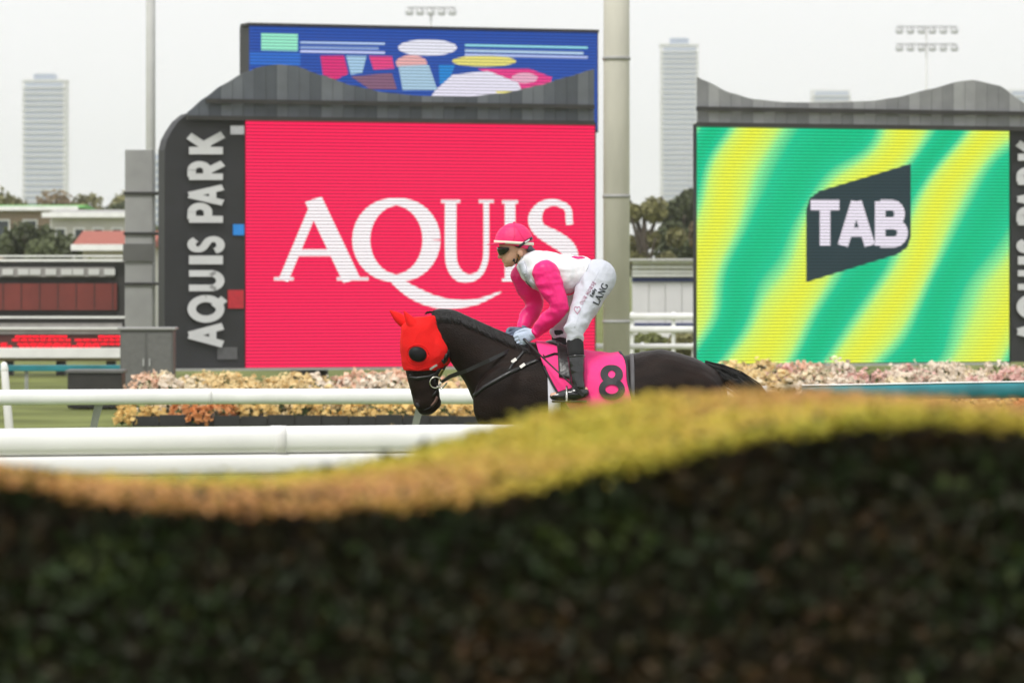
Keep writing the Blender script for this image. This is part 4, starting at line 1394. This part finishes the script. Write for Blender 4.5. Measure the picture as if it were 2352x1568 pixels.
# ------------------------------------------------------------------ the rider
m_skin = M('skin', (.62, .36, .25), .5, .08, 20., .05, 80, spec=.4)
m_wsilk = M('white_silk', (.76, .76, .80), .45, .03, 9., .5, 13, spec=.35)
m_psilk = M('pink_silk', (.88, .018, .20), .42, .10, 8., .5, 12, spec=.3)
m_breech = M('white_breeches', (.54, .56, .63), .6, .03, 9., .4, 16)
m_glove = M('pale_blue_gloves', (.50, .58, .74), .7, .06, 14., .2, 70)
m_glove2 = M('grey_blue_glove', (.13, .17, .25), .7, .06, 14., .2, 70)
m_sock = M('black_stocking', (.010, .010, .012), .8, .1, 14.)
m_boot = M('black_boot_leather', (.016, .016, .017), .22, .2, 16., .25, 22, coat=.3)
m_silver = M('silver_grey_silk', (.50, .53, .60), .35, .12, 14., .3, 20)
Y0 = HORSE_Y
rider = thing('person', 'jockey in pink cap, white vest and pink sleeves crouched over the saddle', 'person', Vector((C(1400, 0).x, HORSE_Y, C(0, 1330).z)))

SHN, ELN, WRN = C(1195, 490, Y0 - .165), C(1283, 712, Y0 - .20), C(1118, 888, Y0 - .085)
SHF, ELF, WRF = C(1050, 500, Y0 + .165), C(1112, 700, Y0 + .21), C(1020, 872, Y0 + .10)
HPN, KNN, AKN = C(1552, 505, Y0 - .075), C(1383, 868, Y0 - .262), C(1412, 1262, Y0 - .33)
HPF, KNF, AKF = C(1540, 510, Y0 + .075), C(1285, 850, Y0 + .262), C(1320, 1250, Y0 + .33)
def hand(mb, wrist, kn, g, s):
    """closed hand holding the rein: palm, four curled fingers of unequal length, thumb on top"""
    ax = (kn - wrist).normalized()
    side = Vector((0, s, 0))                                    # towards the outside of the hand
    up = side.cross(ax).normalized()
    if up.z < 0: up = -up
    mb.loft([(wrist - ax * .01, up * (.026 * g), side * (.021 * g)), (wrist + ax * .03, up * (.031 * g), side * (.019 * g)), (kn - ax * .015, up * (.037 * g), side * (.017 * g)), (kn + ax * .003, up * (.034 * g), side * (.014 * g))], 16, 3, 2.4)
    for k, (q, L) in enumerate(((.030, .92), (.010, 1.05), (-.011, 1.0), (-.030, .80))):
        b0 = kn - ax * .012 + up * q
        p1 = kn + ax * .024 * L + up * (q * 1.02) - side * .006
        p2 = kn + ax * .026 * L + up * (q * .98 - .004) - side * .032 * L
        p3 = kn + ax * .000 + up * (q * .95 - .006) - side * .040 * L
        mb.tube([b0, p1, p2, p3], [.0105 * g, .0098 * g, .0088 * g, .0078 * g], 10, 2)
    mb.tube([wrist + ax * .022 + up * .020, wrist + ax * .05 + up * .042 - side * .004, kn + ax * .002 + up * .046 - side * .016, kn + ax * .020 + up * .036 - side * .026], [.014 * g, .0125 * g, .011 * g, .009 * g], 10, 2)
KN_N, KN_F = C(1012, 938, Y0 - .072), C(962, 912, Y0 + .095)
# one continuous body
mb = MB()
SK = [((925, 160), (1020, 150), .055), ((880, 200), (1062, 190), .070), ((866, 250), (1078, 250), .075), ((866, 292), (1072, 300), .073), ((874, 325), (1050, 335), .069), ((880, 352), (1030, 365), .064), ((890, 384), (1004, 392), .055), ((902, 408), (975, 414), .042), ((918, 428), (952, 432), .024)]
mb.loft([(lambda a, b_: ((a + b_) / 2, (a - b_) / 2, Vector((0, -hw, 0))))(C(*f), C(*b0)) for f, b0, hw in SK], 20, 3, 2.1)
mb.tube([C(884, 305), C(876, 338), C(867, 362)], [.008, .010, .0125], 10, 2)         # nose
mb.tube([C(868, 364, Y0 - .012), C(876, 368), C(868, 364, Y0 + .012)], .007, 8, 2)
mb.tube([C(899, 383, Y0 - .020), C(889, 386), C(899, 383, Y0 + .020)], .0065, 8, 2)   # lips
mb.tube([C(903, 394, Y0 - .018), C(895, 396), C(903, 394, Y0 + .018)], .0065, 8, 2)
mb.ball(C(918, 418), .018, .022, .015)                                               # chin
for s in (-1, 1):
    mb.ball(C(1012, 332, Y0 + s * .074), .018, .010, .030, rot=.25)                   # ears
mb.tube([C(1020, 340), C(1052, 400), C(1100, 460)], [.052, .052, .06], 14, 3)         # neck
mb.loft([sec((1090, 330), (1020, 470), .07), sec((1200, 345), (1140, 570), .15), sec((1330, 365), (1280, 605), .145), sec((1470, 385), (1410, 590), .135), sec((1560, 400), (1530, 610), .15), sec((1625, 470), (1590, 600), .11)], 20, 3)
for sh, el, wr, kn_, s in ((SHN, ELN, WRN, KN_N, -1), (SHF, ELF, WRF, KN_F, 1)):
    mb.tube([sh, (sh + el) / 2, el, (el + wr) / 2, wr], [.052, .045, .038, .036, .025], 12, 3)
    hand(mb, wr, kn_, .86, s)
for hp, kn_, ak, s in ((HPN, KNN, AKN, -1), (HPF, KNF, AKF, 1)):
    mb.tube([hp, hp * .55 + kn_ * .45, kn_, kn_ * .6 + ak * .4, ak], [.095, .076, .042, .038, .030], 14, 3)
    mb.tube([ak + Vector((.03, 0, -.02)), ak + Vector((-.03, 0, -.04)), ak + Vector((-.15, 0, -.05))], [.030, .030, .022], 12, 3)
pb = remesh(mb, .0052, 4, .5)
PBB = bvh_of(pb)
place(pb, 'body', m_skin, rider)

# vest, sleeves, breeches: separate garments over the body
def folds(a, f, seed=0.):
    def g(p):
        q = Vector((p.x * f[0] + p.z * 4 + seed, p.y * f[1], p.z * f[2] - p.x * 3))
        r = 1 - 2.6 * abs(noise.noise(q))
        return a * (.45 * r + .35 * noise.noise(q * 2.1) - .1)
    return g
def wr_(a, f, seed=0.):
    return lambda p: a * (noise.noise(Vector((p.x * f + seed, p.y * f * .7, p.z * f * .6))) + .55 * noise.noise(Vector((p.x * f * 2.3, p.y * 9 + seed, p.z * f * 1.4))))
mb = MB()
mb.loft([sec((1062, 322), (985, 432), .060), sec((1110, 312), (1030, 520), .115), sec((1200, 326), (1110, 585), .170), sec((1300, 344), (1240, 614), .170), sec((1400, 355), (1338, 628), .156), sec((1470, 362), (1392, 604), .150), sec((1502, 384), (1432, 556), .146)], 28, 3, 2.2)
vm = remesh(mb, .0055, 5, .5, lambda p: folds(.010, (6, 5, 14), 3.)(p) + folds(.006, (20, 8, 9), 5.)(p))
VB_ = bvh_of(vm)
vest = place(vm, 'vest', m_wsilk, rider)
mb = MB(); mb.loft([sec((1062, 318), (1005, 440), .064), sec((1040, 330), (1004, 425), .056), sec((1030, 335), (1000, 412), .053)], 22, 3)
mb.build('collar', m_wsilk, vest, True)
mb = MB(); strap_on(mb, VB_, [(1020, 400), (1045, 470), (1075, 525), (1130, 585)], [.05, .055, .06, .055, .05, .045, .04, .03, .03, .03, .03, .03, .03, .03, .03][:1][0], .006, .003, -1, 12); mb.build('front_panel', m_silver, vest, True)
mb = MB(); mb.loft([sec((1488, 372), (1412, 582), .156), sec((1504, 378), (1430, 562), .157)], 30, 1, 2.2)
mb.build('hem', m_wsilk, vest, True)
mb = MB(); strap_on(mb, VB_, [(1330, 622), (1362, 618), (1392, 598)], .016, .004, .004, -1, 9); mb.build('hem_lining', m_psilk, vest, True)
mb = MB(); strap_on(mb, VB_, [(1380, 362), (1415, 372), (1450, 366)], .030, .004, .003, -1, 9); mb.build('back_patch', m_psilk, vest, True)
mb = MB(); strap_on(mb, VB_, [(1055, 525), (1072, 548), (1092, 566)], .008, .004, .006, -1, 8); mb.build('zip_pull', m_ink, vest, True)
for p in ((1050, 474), (1056, 492)):
    c, nn = proj(VB_, *p, .006); mb = MB(); mb.ball(c, .006, .004, .006, 8); mb.build('button', m_silver, vest, True)
for sh, el, wr, s in ((SHN, ELN, WRN, -1), (SHF, ELF, WRF, 1)):
    mb = MB()
    ax = (wr - el).normalized()
    m1 = sh * .5 + el * .5
    mb.tube([sh + Vector((-.006, 0, .010)), m1, el, el * .55 + wr * .45, wr + ax * -.006], [.082, .072, .056, .054, .033], 18, 3, flat=.9)
    sm_ = remesh(mb, .0048, 5, .5, lambda p: folds(.007, (7, 5, 15), 8. + s)(p) + folds(.005, (20, 8, 13), 2. + s)(p))
    sv = place(sm_, 'sleeve', m_psilk, rider)
    mb = MB(); mb.tube([wr - ax * .016, wr + ax * .002], .0325, 16, 1, ball=False); mb.build('cuff', m_psilk, sv, True)
mb = MB()
mb.loft([sec((1425, 402), (1390, 545), .11), sec((1495, 400), (1450, 572), .122), sec((1565, 398), (1520, 615), .152), sec((1630, 450), (1585, 620), .125), sec((1652, 515), (1640, 575), .07)], 22, 3, 2.1)
for hp, kn_, s in ((HPN, KNN, -1), (HPF, KNF, 1)):
    off = Vector((0, s * .01, 0))
    dn = (AKN if s < 0 else AKF) - kn_
    mb.tube([hp, hp * .72 + kn_ * .28 + off, hp * .38 + kn_ * .62 + off, kn_ + off, kn_ + dn * .13], [.112, .098, .080, .062, .053], 20, 3, flat=.95)
bm_ = remesh(mb, .0075, 5, .5, lambda p: folds(.014, (11, 7, 13), 21.)(p) * (.35 + .9 * max(math.exp(-((p - KNN).length / .17) ** 2), math.exp(-((p - C(1450, 560, Y0 - .1)).length / .13) ** 2), math.exp(-((p - KNF).length / .17) ** 2))))
BRB = bvh_of(bm_)
breeches = place(bm_, 'breeches', m_breech, rider)
mb = MB(); strap_on(mb, BRB, [(1560, 455), (1505, 560), (1440, 700), (1385, 850)], .003, .002, .0004, -1, 16); mb.build('side_seam', m_breech, breeches, True)
m_inkg = M('grey_black_print', (.03, .035, .045), .6)
m_inkp = M('dusty_pink_print', (.42, .16, .25), .6)
def word(text, font, start, direction, size, mat, parent, gap=.10, squash=1.0):
    """lettering printed along the thigh"""
    dx, dy = direction; l = math.hypot(dx, dy); dx, dy = dx / l, dy / l
    pen = 0.
    for ch in text:
        if ch == ' ':
            pen += .4; continue
        strokes, wd = font[ch]
        mb = MB()
        def f(x, y, o, pen=pen):
            a = (pen + x) * size * squash; h = y * size
            cx = start[0] + dx * a + dy * h; cy = start[1] + dy * a - dx * h
            p, nn = proj(BRB, cx, cy, 0.)
            return p + Vector((0, -1, 0)) * (.0025 + o)
        glyph(mb, strokes, f, .001, .12)
        mb.build('letter', mat, parent)
        pen += wd + gap
# text runs up the thigh, letters' tops to the left
SB_ = serif(.20, .09)
word('LANG', SB_, (1553, 699), (70, -140), 46, m_inkg, breeches, .06)
word('Emily', SANS, (1512, 640), (46, -92), 24, m_inkg, breeches, .1)
word('OUR HORSE', THIN, (1440, 694), (106, -170), 24, m_inkp, breeches, .2)
mb = MB()
hrt = [(1405 + 2.0 * 10 * math.sin(a) ** 3, 728 - 1.5 * (13 * math.cos(a) - 5 * math.cos(2 * a) - 2 * math.cos(3 * a) - math.cos(4 * a)) * 1.2) for a in [k * math.pi / 12 for k in range(25)]]
strap_on(mb, BRB, hrt, .004, .002, .002, -1, 20); mb.build('heart_emblem', m_inkp, breeches)

# stockings and boots
for kn_, ak, s in ((KNN, AKN, -1), (KNF, AKF, 1)):
    d = ak - kn_
    mb = MB(); mb.tube([kn_ + d * .04, kn_ + d * .25, kn_ + d * .5], [.047, .051, .049], 16, 2, ball=False); mb.build('stocking', m_sock, rider, True)
    mb = MB()
    mb.tube([kn_ + d * .46, kn_ + d * .62, kn_ + d * .85, ak + Vector((.006, 0, -.01))], [.052, .051, .043, .041], 18, 3, ball=False)
    mb.tube([ak + Vector((.030, 0, -.028)), ak + Vector((-.02, 0, -.034)), ak + Vector((-.09, 0, -.046)), ak + Vector((-.150, 0, -.052))], [.034, .040, .032, .022], 16, 3, flat=1.05)
    bo = remesh(mb, .005, 3, .5, lambda p: .0035 * noise.noise(Vector((p.x * 14, p.y * 14, p.z * 34))))
    boot = place(bo, 'boot', m_boot, rider)
    mb = MB(); mb.box(ak.x - .16, ak.x + .05, ak.y - .030, ak.y + .030, ak.z - .088, ak.z - .074); mb.build('sole', m_ink, boot, bevel=.006)
    mb = MB(); mb.tube([kn_ + d * .455, kn_ + d * .485], .0545, 18, 1, ball=False); mb.build('boot_top', m_boot, boot, True)

# gloves
for wr, kn_, s, m in ((WRN, KN_N, -1, m_glove), (WRF, KN_F, 1, m_glove2)):
    mb = MB(); hand(mb, wr, kn_, 1.08, s)
    mb.tube([wr - (kn_ - wr).normalized() * .012, wr + (kn_ - wr).normalized() * .02], [.031, .028], 14, 1)
    place(remesh(mb, .0026, 2, .5), 'glove', m, rider)

# helmet with pink cap, peak and white band
hc = C(968, 262)
mb = MB(); vs, fs = [], []
NA, NT = 96, 24
for j in range(NT + 1):
    for i in range(NA):
        a = 2 * math.pi * i / NA
        fr = -math.cos(a)                       # 1 in front (left), -1 at the back... left is -x
        low = math.radians(7 + 17 * max(0, math.cos(a)) ** 1.0 - 4 * max(0, -math.cos(a)))
        th = (math.pi / 2 + low) * j / NT
        seam = 1 - .022 * math.exp(-(((a % (math.pi / 2)) - math.pi / 4) / .07) ** 2)
        puck = 1 + .010 * noise.noise(Vector((math.cos(a) * 7, math.sin(a) * 7, j * .35))) * (.35 + max(0, (j - NT * .5) / NT) * 5)
        r = seam * puck
        vs.append(hc + Vector((.1175 * math.sin(th) * math.cos(a) * r, .098 * math.sin(th) * math.sin(a) * r, .119 * math.cos(th) * r)))
for j in range(NT):
    for i in range(NA):
        i2 = (i + 1) % NA
        fs.append((j * NA + i, j * NA + i2, (j + 1) * NA + i2, (j + 1) * NA + i))
fs.append(tuple(NT * NA + i for i in reversed(range(NA))))
mb.add(vs, fs)
m_cap = M('pink_cap_silk', (.86, .014, .15), .55, .05, 9., .15, 16)
cap_me = mb.mesh('helmet')
CPB = bvh_of(cap_me)
helmet = place(cap_me, 'helmet', m_cap, rider)
for k_ in ((975, 960), (1020, 1052)):
    mb = MB(); strap_on(mb, CPB, [(968, 134), ((968 + k_[0]) / 2 + (k_[0] - 968) * .1, 175), (k_[0], 215), (k_[1], 258)], .0022, .002, .0006, -1, 9)
    mb.build('seam', M('cap_seam', (.66, .011, .11), .7), helmet, True)
mb = MB(); mb.ball(hc + Vector((.003, 0, .121)), .009, .009, .006, 10); mb.build('button', m_cap, helmet, True)
mb = MB()
vs, fs = [], []
for k in range(15):
    a = math.pi - 1.15 + 2.3 * k / 14
    c_, s_ = math.cos(a), math.sin(a)
    root = hc + Vector((.115 * c_, .097 * s_, -.006)); ext = .050 * max(0, math.cos((k - 7) / 7 * 1.45))
    tip = root + Vector((-ext, s_ * .004, .004 - .2 * ext))
    vs += [root + Vector((0, 0, .004)), tip + Vector((0, 0, .002)), tip - Vector((0, 0, .002)), root - Vector((0, 0, .004))]
for k in range(14):
    for q in range(4):
        q2 = (q + 1) % 4
        fs.append((k * 4 + q, (k + 1) * 4 + q, (k + 1) * 4 + q2, k * 4 + q2))
mb.add(vs, fs); mb.build('peak', m_cap, helmet, True)
mb = MB()
pts, nn_ = [], []
for k in range(49):
    a = 2 * math.pi * k / 48
    z = -.002 - .012 * math.cos(a) * .6
    rr = math.sqrt(max(.2, 1 - (z / .119) ** 2)) * 1.022
    pts.append(hc + Vector((.1175 * math.cos(a) * rr, .098 * math.sin(a) * rr, z))); nn_.append(Vector((math.cos(a), math.sin(a), 0)))
mb.ribbon(pts, .018, .003, nn_); mb.build('white_band', M('cream_band', (.80, .74, .62), .5), helmet, True)
mb = MB(); strap_on(mb, CPB, [(985, 302), (1012, 285), (1040, 262), (1068, 244), (1090, 232)], .015, .004, .0055, -1, 9); gs = mb.build('goggle_strap', m_ink, helmet, True)
mb = MB(); strap_on(mb, CPB, [(1040, 262), (1056, 252), (1072, 242)], .008, .001, .0082, -1, 8); mb.build('strap_print', M('white_print', (.7, .7, .7), .6), gs)
mb = MB(); mb.tube([C(1078, 305, Y0 - .045), C(1090, 322, Y0), C(1078, 305, Y0 + .045)], [.020, .024, .020], 12, 3); mb.build('nape_pad', M('slate_pad', (.05, .055, .07), .6), helmet, True)
# goggles
vs, fs = [], []
rows = [(294, 868, 1066, .0725), (304, 866, 1066, .0725), (320, 868, 1058, .0705), (337, 873, 1050, .068), (349, 879, 1042, .0665)]
NG = 28
for (cy, f, b0, hw) in rows:
    Fp, Bp = C(f, cy), C(b0, cy)
    c = (Fp + Bp) / 2; rx = (Bp.x - Fp.x) / 2
    for k in range(NG + 1):
        a = -1.30 + 2.60 * k / NG
        taper = (abs(a) / 1.30) ** 4
        z = c.z + taper * ((C(0, 298).z - c.z) * .75)
        dip = .006 * math.exp(-(a / .16) ** 2) * (1 if cy > 330 else 0)
        r = 1.05
        vs.append(Vector((c.x - (rx + .004) * r * math.cos(a), c.y + (hw + .003) * r * math.sin(a), z + dip)))
W = NG + 1
for j in range(len(rows) - 1):
    for k in range(NG):
        fs.append((j * W + k, j * W + k + 1, (j + 1) * W + k + 1, (j + 1) * W + k))
mb = MB(); mb.add(vs, fs)
gg = mb.build('goggles', M('black_lens', (.006, .006, .007), .12, .1, coat=.5), rider, True)
so = gg.modifiers.new('thick', 'SOLIDIFY'); so.thickness = .006; so.offset = 1
mb = MB(); strap_on(mb, PBB, [(1002, 345), (992, 372), (985, 398), (968, 424)], .006, .003, .003, -1, 10)
cs = mb.build('chin_strap', m_ink, helmet, True)
mb = MB(); mb.ball(proj(PBB, 982, 412, .004)[0], .007, .005, .010, 10); mb.build('chin_cup', m_ink, helmet, True)
mb = MB(); strap_on(mb, PBB, [(997, 352), (1000, 372), (1006, 385)], .020, .003, .003, -1, 9); mb.build('ear_strap', M('tan_leather', (.35, .16, .05), .6), helmet, True)
mb = MB()
for i in range(16):
    q = random.uniform(-.04, .04)
    mb.tube([C(1082 + random.uniform(-8, 6), 308 + random.uniform(-4, 8), Y0 + q), C(1098 + random.uniform(-5, 5), 322, Y0 + q * .8), C(1088 + random.uniform(-6, 6), 340, Y0 + q * .7)], [.007, .008, .004], 6, 2)
mb.build('hair', M('blond_hair', (.42, .28, .13), .5, .2, 30.), rider, True)

# whip held in the near hand
whip = thing('riding_whip', 'thin black whip slanting from the glove down to the boot', 'whip', C(1250, 1130, Y0 - .30))
mb = MB(); mb.tube([C(1062, 955, Y0 - .115), C(1150, 1040, Y0 - .24), C(1280, 1160, Y0 - .365), C(1395, 1268, Y0 - .395)], [.006, .0055, .005, .004], 8, 3)
mb.build('shaft', m_black, whip, True)
mb = MB(); mb.ribbon([C(1390, 1263, Y0 - .395), C(1420, 1288, Y0 - .397), C(1446, 1312, Y0 - .398)], .020, .005); mb.build('flap', m_black, whip)
mb = MB(); mb.tube([C(1040, 934, Y0 - .10), C(1068, 962, Y0 - .122)], .009, 10, 1); mb.build('handle', m_black, whip, True)

# ------------------------------------------------------------------ the air between here and the skyline
mh = bpy.data.materials.new('haze_air')
mh.use_nodes = True
for nd in list(mh.node_tree.nodes):
    if nd.type != 'OUTPUT_MATERIAL': mh.node_tree.nodes.remove(nd)
pv = mh.node_tree.nodes.new('ShaderNodeVolumePrincipled')
pv.inputs['Color'].default_value = (.93, .94, .96, 1)
pv.inputs['Density'].default_value = .00028
pv.inputs['Anisotropy'].default_value = .2
mh.node_tree.links.new(pv.outputs[0], mh.node_tree.nodes['Material Output'].inputs['Volume'])
hz = MB().box(-1700, 1700, -310, 3400, -1, 101).build('haze', mh)
hz['kind'] = 'stuff'
